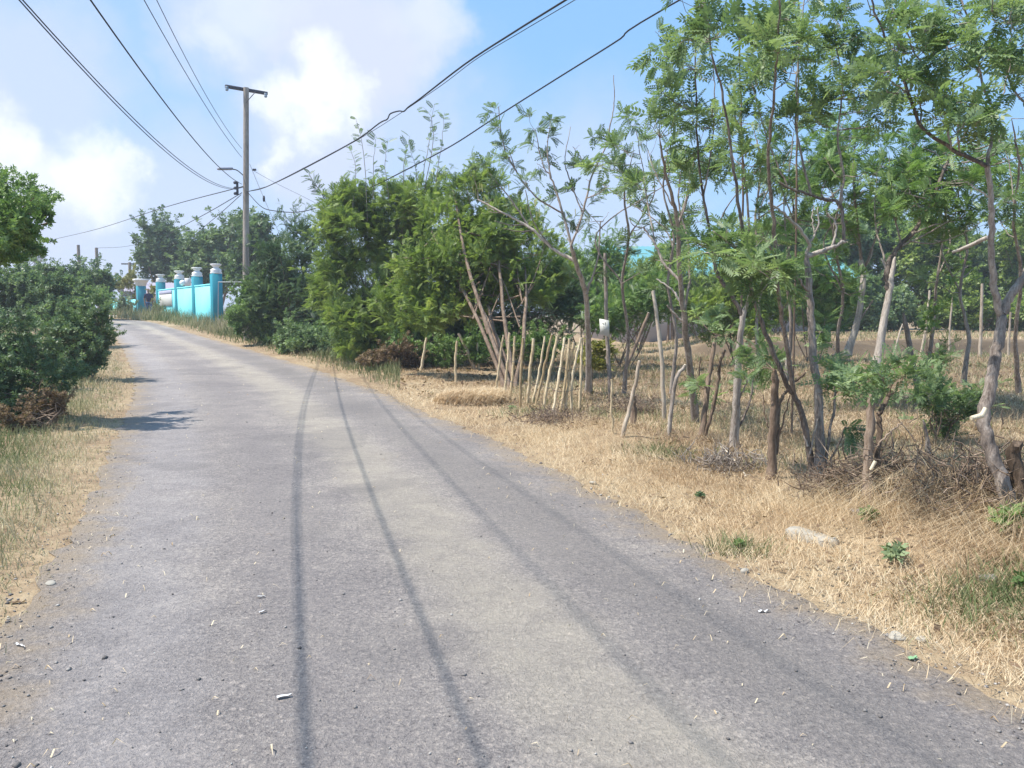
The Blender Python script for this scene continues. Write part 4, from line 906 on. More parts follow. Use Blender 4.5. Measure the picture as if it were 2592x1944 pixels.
# ================================================================== thin trees on the right, limb by limb
class Tree:
    def __init__(s, name, label, base_px, limbs, leaf, bark, cat='tree', group='thin trees beside the road', crown='crown', D=None, drift=.06):
        b = gp(*base_px); s.D = b[1] if D is None else D
        s.root = thing(name, label, cat, b if D is None else on(*at(base_px[0], base_px[1], D)[:2]), group); s.leaf, s.bark, s.crown = leaf, bark, crown
        s.w, s.l = MB(), MB(); s.skel = []; s.drift = drift
        for L in limbs: s.limb(*L)
    def limb(s, pts, w0, w1, bark_t=.5, n=None, D0=None):
        first = not s.skel; P = []
        # depth: start where the limb touches the existing skeleton, then wander
        if first: d0 = s.D
        elif D0 is not None: d0 = D0
        else:
            q = np.array([k[:2] for k in s.skel]); i_ = np.argmin(((q - np.array(pts[0])) ** 2).sum(1)); d0 = s.skel[i_][2]
        slope = rng.normal(0, s.drift); L = 0
        for k, (x_, y_) in enumerate(pts):
            if k: L += math.hypot(x_ - pts[k - 1][0], y_ - pts[k - 1][1]) * d0 / F
            P.append((x_, y_, d0 * (1 + 0) + slope * L * 4))
        Q = curve([at(*p) for p in P], n or max(8, 5 * len(pts)), .004)
        if first: Q[0] = Q[0] - [0, 0, .06]
        r = np.interp(np.linspace(0, 1, len(Q)), [0, 1], [w0, w1]) * .5 * d0 / F
        if first: r = r * (1 + .45 * np.exp(-np.linspace(0, 1, len(Q)) * 14))
        if first: r[-1] *= .45; r[-2] *= .8
        tube(s.w, Q, r, 10 if w0 > 12 else 6, bark_t, True, .055)
        xs = np.interp(np.linspace(0, 1, 14), np.linspace(0, 1, len(P)), [p[0] for p in P]); ys = np.interp(np.linspace(0, 1, 14), np.linspace(0, 1, len(P)), [p[1] for p in P]); ds = np.interp(np.linspace(0, 1, 14), np.linspace(0, 1, len(P)), [p[2] for p in P])
        for k in range(14): s.skel.append((xs[k], ys[k], ds[k], w0 + (w1 - w0) * k / 13))
    def clump(s, cx, cy, r, L=.19, n=None, dd=.5, tm=T_PIN, up=.5, bare=False):
        q = np.array(s.skel); dx, dy = q[:, 0] - cx, q[:, 1] - cy
        cost = np.hypot(dx, dy) + np.where(dy < 0, 60 + 1.0 * np.abs(dy), 0)
        i_ = int(np.argmin(cost)); x0, y0, d0, w_ = q[i_]
        D = d0 + rng.normal(0, dd * .6); a, c = at(x0, y0, d0), at(cx, cy, D)
        ln = np.linalg.norm(c - a); mid = (a + c) / 2 + np.array([rng.normal(0, .06), rng.normal(0, .06), -.05]) * ln
        wpx = min(w_ * .6, 2.2 + .02 * math.hypot(x0 - cx, y0 - cy)) * .5 * d0 / F
        tip = c + (c - a) / (ln + 1e-6) * r * d0 / F * .5
        Q = curve([a, mid, c, tip], 10, .005); tube(s.w, Q, [wpx, wpx * .35], 5, .45, False)
        if bare: return
        R = r * D / F
        n = n or int(np.clip(10 * (R / L) ** 2 + 7, 7, 60))
        n = int(n * 1.3); m = max(2, n // 7); tint0 = .5 + rng.normal(0, .12)
        ax0 = (c - a) / (ln + 1e-6)
        for _ in range(m):
            k = rng.uniform(3.5, 8.9); i0 = int(k); st = Q[i0] * (1 - k + i0) + Q[min(i0 + 1, 9)] * (k - i0) + unit(1)[0] * R * .25
            dv = unit(1)[0] * .85 + ax0 * .5 + np.array([0, 0, up * .9]); dv /= np.linalg.norm(dv)
            sl_ = R * rng.uniform(.6, 1.25); q = 8; t = np.linspace(.1, 1, q); pts = st + dv * (sl_ * t)[:, None] + np.array([0, 0, -.12]) * sl_ * (t ** 2)[:, None]
            tube(s.w, np.vstack([st, pts[3], pts[-1]]), [.0045, .002], 3, .5, False)
            pr = unit(q); pr -= dv * (pr @ dv)[:, None]; pr /= np.linalg.norm(pr, axis=1)[:, None]
            dirs = pr * .8 + dv * .75 + np.array([0, 0, -.1]) + rng.normal(0, .2, (q, 3))
            sprays(s.l, tm, pts, dirs, L * pick(q, .6, 1.15), np.clip(tint0 + rng.normal(0, .14, q), 0, 1))
    def done(s, trunk='trunk'):
        s.w.build(trunk, s.bark, s.root, True)
        if s.l.n: s.l.build(s.crown, s.leaf, s.root)
        return s.root

A = Tree('slender_tree', 'slender grey tree with sparse top right of the tall dead stake', (1763, 1081), [
  ([(1763, 1083), (1749, 950), (1734, 820), (1727, 760), (1721, 693), (1716, 575), (1702, 500), (1683, 430), (1670, 350)], 17, 4),
  ([(1734, 820), (1712, 800), (1688, 772)], 8, 4), ([(1727, 775), (1705, 738), (1660, 705)], 8, 3, .75),
  ([(1724, 715), (1680, 666), (1659, 620), (1629, 575)], 8, 5, .6), ([(1732, 800), (1745, 700), (1738, 600), (1717, 500), (1735, 380)], 7, 3),
  ([(1659, 620), (1640, 520), (1625, 420), (1610, 330)], 4, 2), ([(1702, 521), (1660, 440), (1640, 380)], 4, 2), ([(1716, 575), (1745, 480), (1760, 380)], 5, 2)], LF_FRESH, BK_GREY)
B = Tree('pollard_shrub', 'short twin stemmed shrub with a leafy knob beside the pale right leaning trunk', (1776, 1113), [
  ([(1776, 1114), (1791, 980), (1805, 890), (1812, 849)], 15, 9), ([(1782, 1108), (1800, 1050), (1816, 980), (1822, 920), (1835, 887)], 10, 7, .35), ([(1790, 985), (1770, 950), (1775, 900)], 5, 3)], LF_FRESH, BK_BROWN, 'shrub')
for c_ in [(1800, 830, 32), (1830, 850, 30), (1770, 810, 28), (1850, 830, 24), (1780, 985, 24), (1795, 1000, 18), (1765, 975, 15), (1815, 800, 22)]: B.clump(*c_, L=.16)
Cc = Tree('slender_tree', 'pale trunked thin tree with a dark limb sweeping up left', (1856, 1140), [
  ([(1856, 1142), (1864, 1022), (1869, 904), (1881, 803), (1896, 769)], 22, 11, .62), ([(1881, 800), (1850, 745), (1822, 705), (1808, 670), (1798, 600), (1780, 500), (1768, 400), (1762, 250), (1758, 60)], 12, 3, .2),
  ([(1862, 1098), (1890, 1040), (1902, 1000), (1908, 940)], 7, 4, .3), ([(1890, 785), (1902, 700), (1898, 600), (1888, 480), (1872, 340), (1840, 220)], 8, 3), ([(1870, 1010), (1888, 975), (1900, 950)], 5, 3), ([(1780, 500), (1800, 380), (1810, 240), (1800, 120)], 5, 2)], LF_FRESH, BK_GREY)
for c_ in [(1890, 960, 22), (1905, 985, 20), (1870, 985, 15)]: Cc.clump(*c_, L=.14)
Dd = Tree('pollard_tree', 'sturdy short brown trunk with leafy regrowth left of the crossed thin stems', (1953, 1212), [
  ([(1953, 1214), (1955, 1106), (1961, 1000), (1961, 937)], 23, 17), ([(1963, 1150), (1972, 1030), (1995, 985), (2038, 942)], 12, 6, .4), ([(1955, 1100), (1935, 1050), (1932, 1000)], 4, 3), ([(1968, 1110), (1985, 1060), (2000, 1000)], 5, 3)], LF_FRESH, BK_BROWN)
for c_ in [(1930, 895, 34), (1955, 905, 32), (1910, 915, 24), (1975, 930, 24), (1935, 925, 26)]: Dd.clump(*c_, L=.16, tm=T_FEA)
E = Tree('slender_tree', 'long thin dark stems crossing in a narrow V and rising very high', (2063, 1225), [
  ([(2063, 1228), (2029, 1043), (1995, 980), (1936, 836), (1902, 739), (1881, 600), (1865, 480), (1850, 380), (1830, 250), (1800, 130), (1790, 20)], 14, 3, .3),
  ([(2010, 1000), (1991, 874), (1974, 769), (1961, 600), (1950, 480), (1945, 380), (1960, 250), (1970, 100), (1975, -40)], 12, 3, .4), ([(2045, 1130), (2030, 1080), (2020, 1060)], 6, 3, .7), ([(2050, 1150), (2065, 1080), (2075, 1050)], 5, 3, .7)], LF_FRESH, BK_GREY)
Ff = Tree('forked_tree', 'grey tree forking into pale candelabra limbs left of the pollarded trunk', (2075, 1235), [
  ([(2075, 1237), (2073, 1022), (2058, 895), (2050, 748), (2042, 642)], 24, 16, .5), ([(2044, 648), (2090, 632), (2137, 610)], 13, 8, .75), ([(2137, 612), (2128, 518), (2090, 505), (2053, 494), (1994, 474), (1954, 444)], 9, 6, .25),
  ([(1994, 474), (1960, 400), (1930, 310), (1905, 220)], 5, 2), ([(2053, 494), (2030, 400), (2015, 310), (2020, 150), (2035, 0)], 7, 3), ([(2042, 642), (2048, 612), (2013, 568), (1970, 530), (1944, 513)], 10, 4, .8),
  ([(2047, 618), (2070, 575), (2070, 525)], 6, 3, .7), ([(2105, 625), (2116, 570), (2092, 538)], 6, 3, .75), ([(2062, 590), (2056, 550), (2060, 520)], 4, 2, .7), ([(2127, 518), (2135, 440), (2120, 350), (2130, 220), (2110, 80)], 7, 3),
  ([(2050, 760), (2010, 735), (1976, 710)], 7, 5, .85), ([(2085, 1205), (2100, 1090), (2115, 1000), (2108, 900)], 9, 5, .4), ([(2083, 1195), (2120, 1130), (2140, 1080)], 7, 4, .4), ([(2050, 745), (2020, 700), (1990, 610), (1985, 500)], 6, 3)], LF_FRESH, BK_GREY)
for c_ in [(2110, 880, 30), (2105, 925, 32), (2115, 960, 30), (2090, 985, 22), (2130, 985, 26), (2085, 830, 20), (2140, 1085, 18)]: Ff.clump(*c_, L=.16)
Hh = Tree('pollard_tree', 'thick pollarded trunk with a pale axe scar and leafy top beside the straw mound', (2200, 1285), [
  ([(2200, 1288), (2196, 1179), (2203, 1060), (2208, 984)], 27, 18, .6), ([(2216, 1215), (2226, 1090), (2224, 1050), (2240, 1020), (2252, 998)], 16, 11, .35), ([(2200, 1140), (2230, 1120), (2270, 1080), (2285, 1070)], 6, 3, .8)], LF_FRESH, BK_BROWN)
for c_ in [(2160, 965, 32), (2195, 955, 36), (2235, 960, 34), (2270, 940, 28), (2180, 985, 28), (2140, 985, 24), (2285, 955, 20), (2250, 985, 22)]: Hh.clump(*c_, L=.15)
mb = MB(); c_ = at(2209, 1178, Hh.D - .055); tube(mb, [c_ + [-.012, 0, -.03], c_ + [.016, -.004, .03]], [.012, .014], 6, .8); mb.build('axe_scar', BK_STAKE, Hh.root)
Ii = Tree('leaning_tree', 'pale trunk leaning right with a long dark limb climbing to the upper right', (2217, 935), [
  ([(2217, 937), (2237, 817), (2252, 735), (2258, 690), (2266, 650)], 21, 9, .75), ([(2250, 740), (2245, 690), (2232, 655)], 8, 4, .8),
  ([(2250, 735), (2245, 680), (2275, 625), (2309, 592), (2340, 545), (2359, 503), (2390, 430), (2413, 375), (2440, 345), (2470, 280)], 14, 6, .2), ([(2275, 625), (2330, 600), (2400, 560)], 6, 3, .6), ([(2309, 592), (2360, 570), (2420, 560)], 5, 2, .6),
  ([(2300, 610), (2370, 615), (2440, 590)], 5, 2, .5), ([(2340, 545), (2300, 480), (2290, 420)], 5, 2), ([(2359, 503), (2350, 440), (2330, 390)], 5, 2, .6), ([(2390, 430), (2370, 390), (2320, 370)], 5, 2), ([(2245, 680), (2215, 560), (2220, 440)], 6, 2), ([(2280, 620), (2260, 520), (2250, 400)], 5, 2)], LF_MID, BK_GREY, D=11.5)
Jj = Tree('leaning_tree', 'paler knobbly leaning trunk further away with a broken twisted top', (2145, 890), [
  ([(2145, 892), (2169, 817), (2184, 720), (2183, 675), (2177, 655)], 17, 12, .75), ([(2169, 817), (2190, 790), (2210, 760)], 7, 3), ([(2182, 680), (2200, 660), (2210, 630)], 6, 3, .8), ([(2180, 660), (2170, 560), (2160, 450), (2165, 350)], 8, 3), ([(2175, 620), (2120, 520), (2090, 430)], 6, 2), ([(2184, 690), (2230, 560), (2240, 470)], 6, 2)], LF_MID, BK_GREY, D=13.5)
Kk = Tree('dead_tree', 'bare dead trunk leaning left in the field with a snapped top', (2330, 1015), [([(2330, 1017), (2318, 950), (2304, 889), (2287, 793)], 19, 11, .45)], LF_DRY, BK_GREY, 'trunk', None); Kk.done()
K2 = Tree('dead_stake', 'thin split dead post behind the straw mound', (2357, 1200), [([(2357, 1202), (2348, 1130), (2338, 1063)], 12, 9, .5), ([(2362, 1195), (2352, 1120), (2340, 1080)], 6, 4, .3)], LF_DRY, BK_GREY, 'post', None); K2.done()
Ll = Tree('forked_tree', 'large grey tree forking low at the right edge, gnarled dark base', (2560, 1330), [
  ([(2562, 1334), (2542, 1230), (2502, 1120), (2492, 1050), (2508, 970), (2521, 900), (2530, 840), (2536, 793)], 36, 25, .45), ([(2536, 795), (2560, 745), (2595, 700), (2630, 620), (2650, 480), (2640, 300), (2600, 100)], 23, 10, .55),
  ([(2533, 805), (2516, 720), (2510, 642), (2508, 518), (2497, 415)], 18, 12, .6), ([(2497, 420), (2450, 398), (2408, 375), (2329, 316), (2290, 207), (2250, 110), (2216, 40), (2190, -70)], 11, 4, .15), ([(2499, 415), (2512, 330), (2512, 271), (2487, 222), (2470, 120), (2440, 20), (2400, -80)], 9, 4, .5),
  ([(2408, 375), (2385, 280), (2345, 180), (2300, 100), (2290, 0)], 6, 3), ([(2430, 385), (2425, 300), (2440, 210)], 5, 2), ([(2512, 300), (2550, 200), (2560, 60)], 5, 2), ([(2505, 500), (2460, 470), (2440, 460)], 4, 2, .8), ([(2640, 300), (2560, 220), (2540, 120)], 7, 3), ([(2329, 316), (2340, 230), (2390, 130)], 5, 2), ([(2650, 480), (2590, 430), (2570, 350)], 6, 3)], LF_FRESH, BK_GREY)
mb = MB(); cs = at(2566, 1190, Ll.D + .1); tube(mb, curve([on(cs[0] + .02, cs[1]) - [0, 0, .05], cs + [.02, 0, .02], cs + [.0, 0, .16]], 8, .012), [.06, .05, .03], 8, .2, True, .15); mb.build('dead_stump', BK_BROWN, Ll.root)
for c_, mt in (((2480, 1052), BK_STAKE),):
    mb = MB(); q = at(c_[0], c_[1], Ll.D - .05); tube(mb, [q + [-.05, 0, -.015], q + [.02, .01, .0], q + [.04, .01, .045]], [.014, .017, .013], 7, .9); mb.build('lopped_branch', mt, Ll.root)
Pp = Tree('sparse_tree', 'crooked pinkish trunk with nearly bare crown behind the last stakes', (1490, 1000), [
  ([(1490, 1002), (1490, 900), (1488, 831), (1482, 740), (1458, 668), (1445, 620)], 15, 9, .65), ([(1484, 745), (1500, 700), (1515, 640), (1520, 560)], 7, 3, .6), ([(1455, 660), (1400, 630), (1340, 575), (1275, 540), (1210, 505)], 10, 4, .8), ([(1455, 655), (1425, 540), (1395, 450), (1375, 420), (1355, 330)], 7, 2, .5),
  ([(1445, 625), (1475, 540), (1500, 440), (1530, 380), (1548, 300), (1555, 250), (1552, 190)], 6, 1.6, .5), ([(1425, 540), (1360, 500), (1310, 440), (1290, 380)], 5, 2), ([(1310, 440), (1275, 370), (1262, 270)], 4, 2), ([(1395, 450), (1385, 380), (1395, 300)], 4, 1.6), ([(1475, 540), (1440, 450), (1430, 400), (1445, 320)], 4, 1.5),
  ([(1500, 440), (1470, 400), (1450, 370)], 3, 1.5), ([(1340, 575), (1290, 500), (1240, 440)], 5, 2, .6), ([(1400, 630), (1350, 560), (1330, 480)], 4, 2)], LF_BLUE, BK_GREY, D=14.5)
for c_ in [(1250, 285, 16), (1262, 325, 18), (1275, 365, 20), (1278, 395, 18), (1340, 290, 14), (1348, 330, 18), (1355, 370, 20), (1362, 415, 22), (1398, 305, 14), (1388, 350, 18), (1380, 390, 20), (1500, 345, 16), (1465, 420, 22), (1480, 430, 20),
           (1560, 370, 20), (1572, 400, 18), (1230, 430, 30), (1200, 450, 28), (1300, 420, 24), (1250, 470, 30), (1330, 460, 22), (1440, 570, 28), (1490, 560, 24), (1410, 500, 16), (1300, 520, 26), (1340, 470, 22), (1520, 480, 18), (1450, 700, 28), (1520, 690, 26)]: Pp.clump(*c_, L=.17)
for _ in range(26): Pp.clump(rng.uniform(1180, 1560), rng.uniform(330, 600), 10, bare=True, dd=1.0)
pod = MB()
for (cx, cy) in [(1200, 470), (1235, 490), (1290, 500), (1325, 520), (1360, 530), (1455, 530), (1480, 545), (1270, 460), (1215, 465), (1500, 540), (1350, 500), (1230, 500)]:
    for _ in range(3):
        q = at(cx + rng.normal(0, 6), cy + rng.normal(0, 5), 14.5 + rng.normal(0, .3)); sd = unit(1)[0] * .01; pod.add([q - sd, q + sd, q + sd * .7 + [.01, 0, -.13], q - sd * .7 + [.01, 0, -.13]], [[0, 1, 2, 3]], .9)
pod.build('seed_pods', LF_GOLD, Pp.root)

FR = {}
def to_px(cl): return [(1500 + x_ / 2.026, y_ / 2.026, r_ / 2.026) for x_, y_, r_ in cl]
front = to_px([(330, 270, 60), (420, 330, 55), (540, 370, 60), (600, 280, 60), (590, 60, 85), (550, 20, 55), (640, 190, 60), (690, 160, 45), (370, 480, 60), (350, 520, 40), (230, 590, 60), (300, 640, 45), (420, 600, 50), (520, 560, 45), (620, 560, 75), (680, 640, 85), (720, 720, 75), (600, 780, 65), (640, 860, 50), (790, 790, 55), (860, 830, 50),
  (880, 180, 60), (930, 90, 55), (980, 150, 40), (900, 260, 55), (870, 380, 65), (840, 430, 50), (960, 330, 45), (1150, 100, 65), (1120, 200, 60), (1180, 270, 75), (1300, 240, 65), (1300, 60, 60), (1380, 170, 40), (1080, 420, 55), (1110, 540, 60), (1140, 590, 45), (1250, 500, 55), (1330, 450, 55), (1430, 520, 65), (1450, 600, 50), (1380, 380, 50), (1300, 340, 45),
  (1540, 60, 50), (1620, 130, 80), (1560, 250, 80), (1700, 170, 60), (1520, 380, 55), (1600, 430, 60), (1680, 480, 55), (1700, 260, 55), (1900, 130, 80), (1850, 60, 60), (1830, 220, 60), (1960, 520, 75), (1930, 590, 60), (1900, 650, 45), (2050, 250, 50), (2100, 90, 75), (2150, 170, 60), (2060, 60, 60), (2150, 380, 55), (2180, 480, 50), (1800, 500, 50), (1780, 600, 45), (1980, 330, 50),
  (2170, 300, 60), (60, 830, 45), (120, 760, 40), (170, 950, 50), (240, 970, 50), (420, 820, 35), (380, 760, 35), (480, 880, 40), (2190, 60, 60), (460, 440, 40), (500, 200, 45), (760, 560, 45), (800, 330, 40), (1000, 250, 35), (1020, 620, 40), (330, 900, 35), (560, 930, 40)])
XT = []
for lab, base, D, pts, w0, lf in [
  ('thin leafy sapling rising between the tall dead stake and the bent grey stick', (1705, 985), 11.5, [(1700, 985), (1712, 850), (1690, 720), (1705, 600), (1680, 480), (1690, 380)], 9, LF_BLUE),
  ('thin leafy sapling in the gap left of the sturdy short brown trunk', (1925, 960), 12.5, [(1925, 960), (1915, 820), (1930, 700), (1912, 560), (1925, 430), (1910, 330)], 10, LF_MID),
  ('thin pale sapling standing behind the crossed thin stems', (1990, 955), 13, [(1990, 955), (2003, 820), (1990, 690), (2010, 560), (1998, 440), (2010, 330)], 10, LF_BLUE),
  ('thin sapling between the forked candelabra tree and the pollarded trunk', (2130, 960), 13, [(2128, 960), (2120, 850), (2135, 740), (2110, 600), (2130, 480), (2120, 350)], 10, LF_MID),
  ('thin crooked tree just behind the straight white field stake', (2440, 960), 13, [(2440, 960), (2452, 850), (2430, 740), (2450, 620), (2425, 520), (2440, 400)], 12, LF_MID),
  ('dark slender tree behind the dead trunk leaning right', (2350, 950), 14, [(2345, 950), (2362, 830), (2372, 710), (2392, 580), (2400, 470)], 11, LF_BLUE),
  ('thin sapling at the right edge behind the large forked tree', (2580, 980), 11, [(2578, 980), (2570, 860), (2584, 700), (2566, 560), (2580, 420), (2560, 300)], 12, LF_FRESH),
  ('slim grey sapling close behind the white board post', (1580, 985), 13.5, [(1580, 985), (1590, 850), (1575, 720), (1592, 600), (1580, 500), (1600, 400)], 9, LF_BLUE)]:
    T = Tree('sapling', lab, base, [(pts, w0, 3), ([pts[2], (pts[2][0] + rng.normal(0, 50), pts[2][1] - 130), (pts[2][0] + rng.normal(0, 80), pts[2][1] - 260)], 5, 2), ([pts[3], (pts[3][0] + rng.normal(0, 60), pts[3][1] - 110), (pts[3][0] + rng.normal(0, 90), pts[3][1] - 200)], 4, 2)], lf, BK_GREY, group='thin saplings behind the front trees', D=D)
    for _ in range(17):
        k = T.skel[rng.integers(5, len(T.skel))]; T.clump(k[0] + rng.normal(0, 42), k[1] + rng.normal(-25, 45), rng.uniform(16, 30), L=.18, dd=.8)
    for _ in range(7):
        k = T.skel[rng.integers(4, len(T.skel))]; T.clump(k[0] + rng.normal(0, 60), k[1] - abs(rng.normal(60, 40)), 8, bare=True)
    XT.append(T); T.done()
trees_f = [A, Cc, E, Ff, Ll]
for (cx, cy, r_) in front:
    best = min(trees_f, key=lambda T: min(math.hypot(k[0] - cx, k[1] - cy) + (60 if k[1] < cy else 0) for k in T.skel))
    LF_ = .185 if best.D > 6.2 else .145
    best.clump(cx, cy, r_, L=LF_)
    for _ in range(1): best.clump(cx + rng.normal(0, r_ * 1.0), cy + rng.normal(0, r_ * .9), r_ * .55, L=LF_ * .9)
for T in trees_f:      # bare twigs between the leaf clumps
    for _ in range(16):
        k = T.skel[rng.integers(14, len(T.skel))]
        if k[1] < 700: T.clump(k[0] + rng.normal(0, 55), k[1] - abs(rng.normal(60, 50)), 8, bare=True)
midc = to_px([(1180, 720, 90), (1300, 700, 90), (1350, 800, 80), (1450, 880, 90), (1560, 850, 80), (1650, 860, 70), (1500, 960, 90), (1150, 850, 80), (1100, 900, 70), (1220, 950, 70), (1380, 1050, 70), (1560, 1080, 70), (1650, 1040, 70), (1700, 900, 70), (1800, 760, 60), (1420, 740, 80), (1250, 850, 70), (1850, 950, 70), (1780, 1050, 70),
  (1900, 1150, 80), (2080, 760, 60), (2130, 860, 60), (2150, 1000, 50), (1950, 900, 50), (1600, 960, 70), (1300, 1150, 70), (1240, 780, 60), (1640, 760, 60), (1720, 1000, 60), (1000, 960, 60), (1050, 1100, 55)])
for (cx, cy, r_) in midc:
    best = min([Ii, Jj], key=lambda T: min(math.hypot(k[0] - cx, k[1] - cy) for k in T.skel))
    for _ in range(6): best.clump(cx + rng.normal(0, r_ * .6), cy + rng.normal(0, r_ * .6), r_ * .65, L=.2, dd=1.2, tm=T_PIN + T_FEA)
for (cx, cy, r_) in to_px([(640, 1230, 90), (720, 1210, 60), (580, 1260, 45), (850, 1330, 85), (950, 1380, 60), (900, 1250, 50), (780, 1400, 60)]) + [(1810, 640, 35), (1960, 690, 38), (2000, 720, 34), (1930, 730, 30), (1900, 680, 26)]:
    E.clump(cx, cy, r_, L=.17, tm=T_FEA); E.clump(cx + rng.normal(0, 15), cy + rng.normal(0, 12), r_ * .8, L=.17, tm=T_FEA)
for T in (A, B, Cc, Dd, E, Ff, Hh, Ii, Jj, Ll, Pp): T.done()

# pale lopped branch hanging across the thin stems
lb = thing('lopped_branch', 'straight pale lopped branch lodged across the thin stems below the teal roof', 'branch', at(1830, 632, 8.6)); mb = MB()
tube(mb, curve([at(1776, 610, 8.9), at(1830, 630, 8.7), at(1886, 656, 8.4)], 8, .003), [.016, .02, .022], 7, .85); mb.build('wood', BK_PALE, lb)
lb = thing('lopped_branch', 'pale lopped branch slanting left from the upright limb of the large forked tree', 'branch', at(2450, 630, 7.2)); mb = MB()
tube(mb, curve([at(2412, 638, 7.3), at(2460, 620, 7.1), at(2500, 600, 6.9)], 8, .003), [.013, .017, .018], 7, .75); mb.build('wood', BK_GREY, lb)

# broad green bush in front of the big trunk, saplings and small verge plants
bush('green_bush', 'low bright green bush between the dead trunk and the large forked tree', 'bush', 9.3, [(2350, 1010, 42, 45), (2400, 1050, 50, 50), (2440, 1020, 40, 38), (2370, 960, 34, 30), (2400, 1095, 40, 28)], LF_FRESH, .15, 2.3, T_PIN, None, .4, 5, stem_r=.012, shell=.35)
bush('far_shrub', 'thin grey green sapling in front of the field bank', 'shrub', 12, [(2350, 820, 20, 26), (2370, 905, 24, 18)], LF_MID, .14, 1.4, T_PIN, None, .5, 3, stem_r=.01)
for (px, py, r_, lab, lf) in [(1772, 1275, .06, 'small dark green seedling in the straw by the road edge, nearest the thin stems', LF_DARK), (2200, 1330, .08, 'small green seedling in the straw below the pollarded trunk', LF_MID), (2265, 1430, .10, 'pale green broad leaved weed beside the combed straw', LF_SAGE),
                              (1870, 1400, .05, 'low green tuft on the verge left of the concrete kerb piece', LF_MID), (2590, 1500, .08, 'green weed at the right picture edge above the grass', LF_MID), (1530, 890, .22, 'golden leaved weed at the foot of the white board post', LF_GOLD), (1500, 960, .25, 'yellow weed by the last stakes', LF_GOLD), (1300, 1045, .09, 'tiny green tuft in the straw before the stakes', LF_FRESH), (2570, 1350, .14, 'green weed at the foot of the large forked tree', LF_MID)]:
    p = gp(px, py) if py > 980 else on(*at(px, py, 14.4)[:2]); z = p[2]
    root = thing('weed', lab, 'plant', p, 'small plants in the straw'); n = 14; mb = MB()
    cc = p + np.array([0, 0, .04 if py > 980 else .75]); off = unit(n) * np.array([r_, r_, r_ * .7]) * .6; off[:, 2] = np.abs(off[:, 2])
    if py <= 980: n = 34; off = unit(n) * np.array([r_, r_, r_ * 1.8]) * rng.random((n, 1)) ** .5
    sprays(mb, T_WH, cc + off * .5, off + [0, 0, .05], r_ * pick(n, .7, 1.2), np.clip(.5 + rng.normal(0, .15, n), 0, 1)); mb.build('leaves', lf, root)
    mb = MB(); tube(mb, [p - [0, 0, .03], cc], .006, 5, .5); mb.build('stem', BK_BROWN, root)

# ================================================================== stakes, board, poles, oddments
S3 = lambda x_, y_: (1250 + x_ / 3.318, 650 + y_ / 3.318)
ST = [((10, 1170), (80, 660), 'first on the left'), ((80, 1200), (130, 640), 'reddish, against the dark stems'), ((130, 1225), (175, 670), 'third from the left, nearly upright'), ((222, 1270), (248, 680), 'the most upright and yellowest one'),
      ((278, 1250), (335, 690), 'just right of the upright yellow one'), ((318, 1235), (428, 670), 'foot crowded against its leaning neighbour'), ((340, 1270), (490, 650), 'the tallest and most slanted one'), ((410, 1290), (533, 670), 'just right of the most slanted one'),
      ((485, 1330), (595, 680), 'dark at the foot, fifth from the right end'), ((550, 1325), (635, 690), 'thin, fourth from the right end'), ((595, 1325), (672, 720), 'third from the right end, behind green leaves'), ((650, 1312), (730, 690), 'dark footed, second from the right end'), ((715, 1300), (738, 680), 'last on the right beside the golden weed')]
for a_, b_, lab in ST:
    pb_ = S3(*a_); pt_ = S3(*b_); b = gp(*pb_); D = b[1]; t = at(pt_[0], pt_[1], D + rng.normal(0.1, .12))
    root = thing('bamboo_stake', 'pale bamboo stake in the leaning row: ' + lab, 'stake', b, 'row of leaning bamboo stakes')
    mid = (b + t) / 2 + rng.normal(0, .018, 3); r_ = rng.uniform(.018, .026); mb = MB(); Q = curve([b - [0, 0, .06], mid, t], 16, .004)
    rr = np.full(16, r_) * np.linspace(1.1, .9, 16) * (1 + .12 * (np.arange(16) % 4 == 0)); tube(mb, Q, rr, 8, rng.uniform(.12, .7), True, .05); mb.build('shaft', BK_STAKE, root, True)
    mb = MB(); d_ = (t - Q[-2]) / np.linalg.norm(t - Q[-2]); tube(mb, [t - d_ * .004, t + d_ * .006], r_ * .8, 8, .95); mb.build('cut_end', BK_PALE, root)
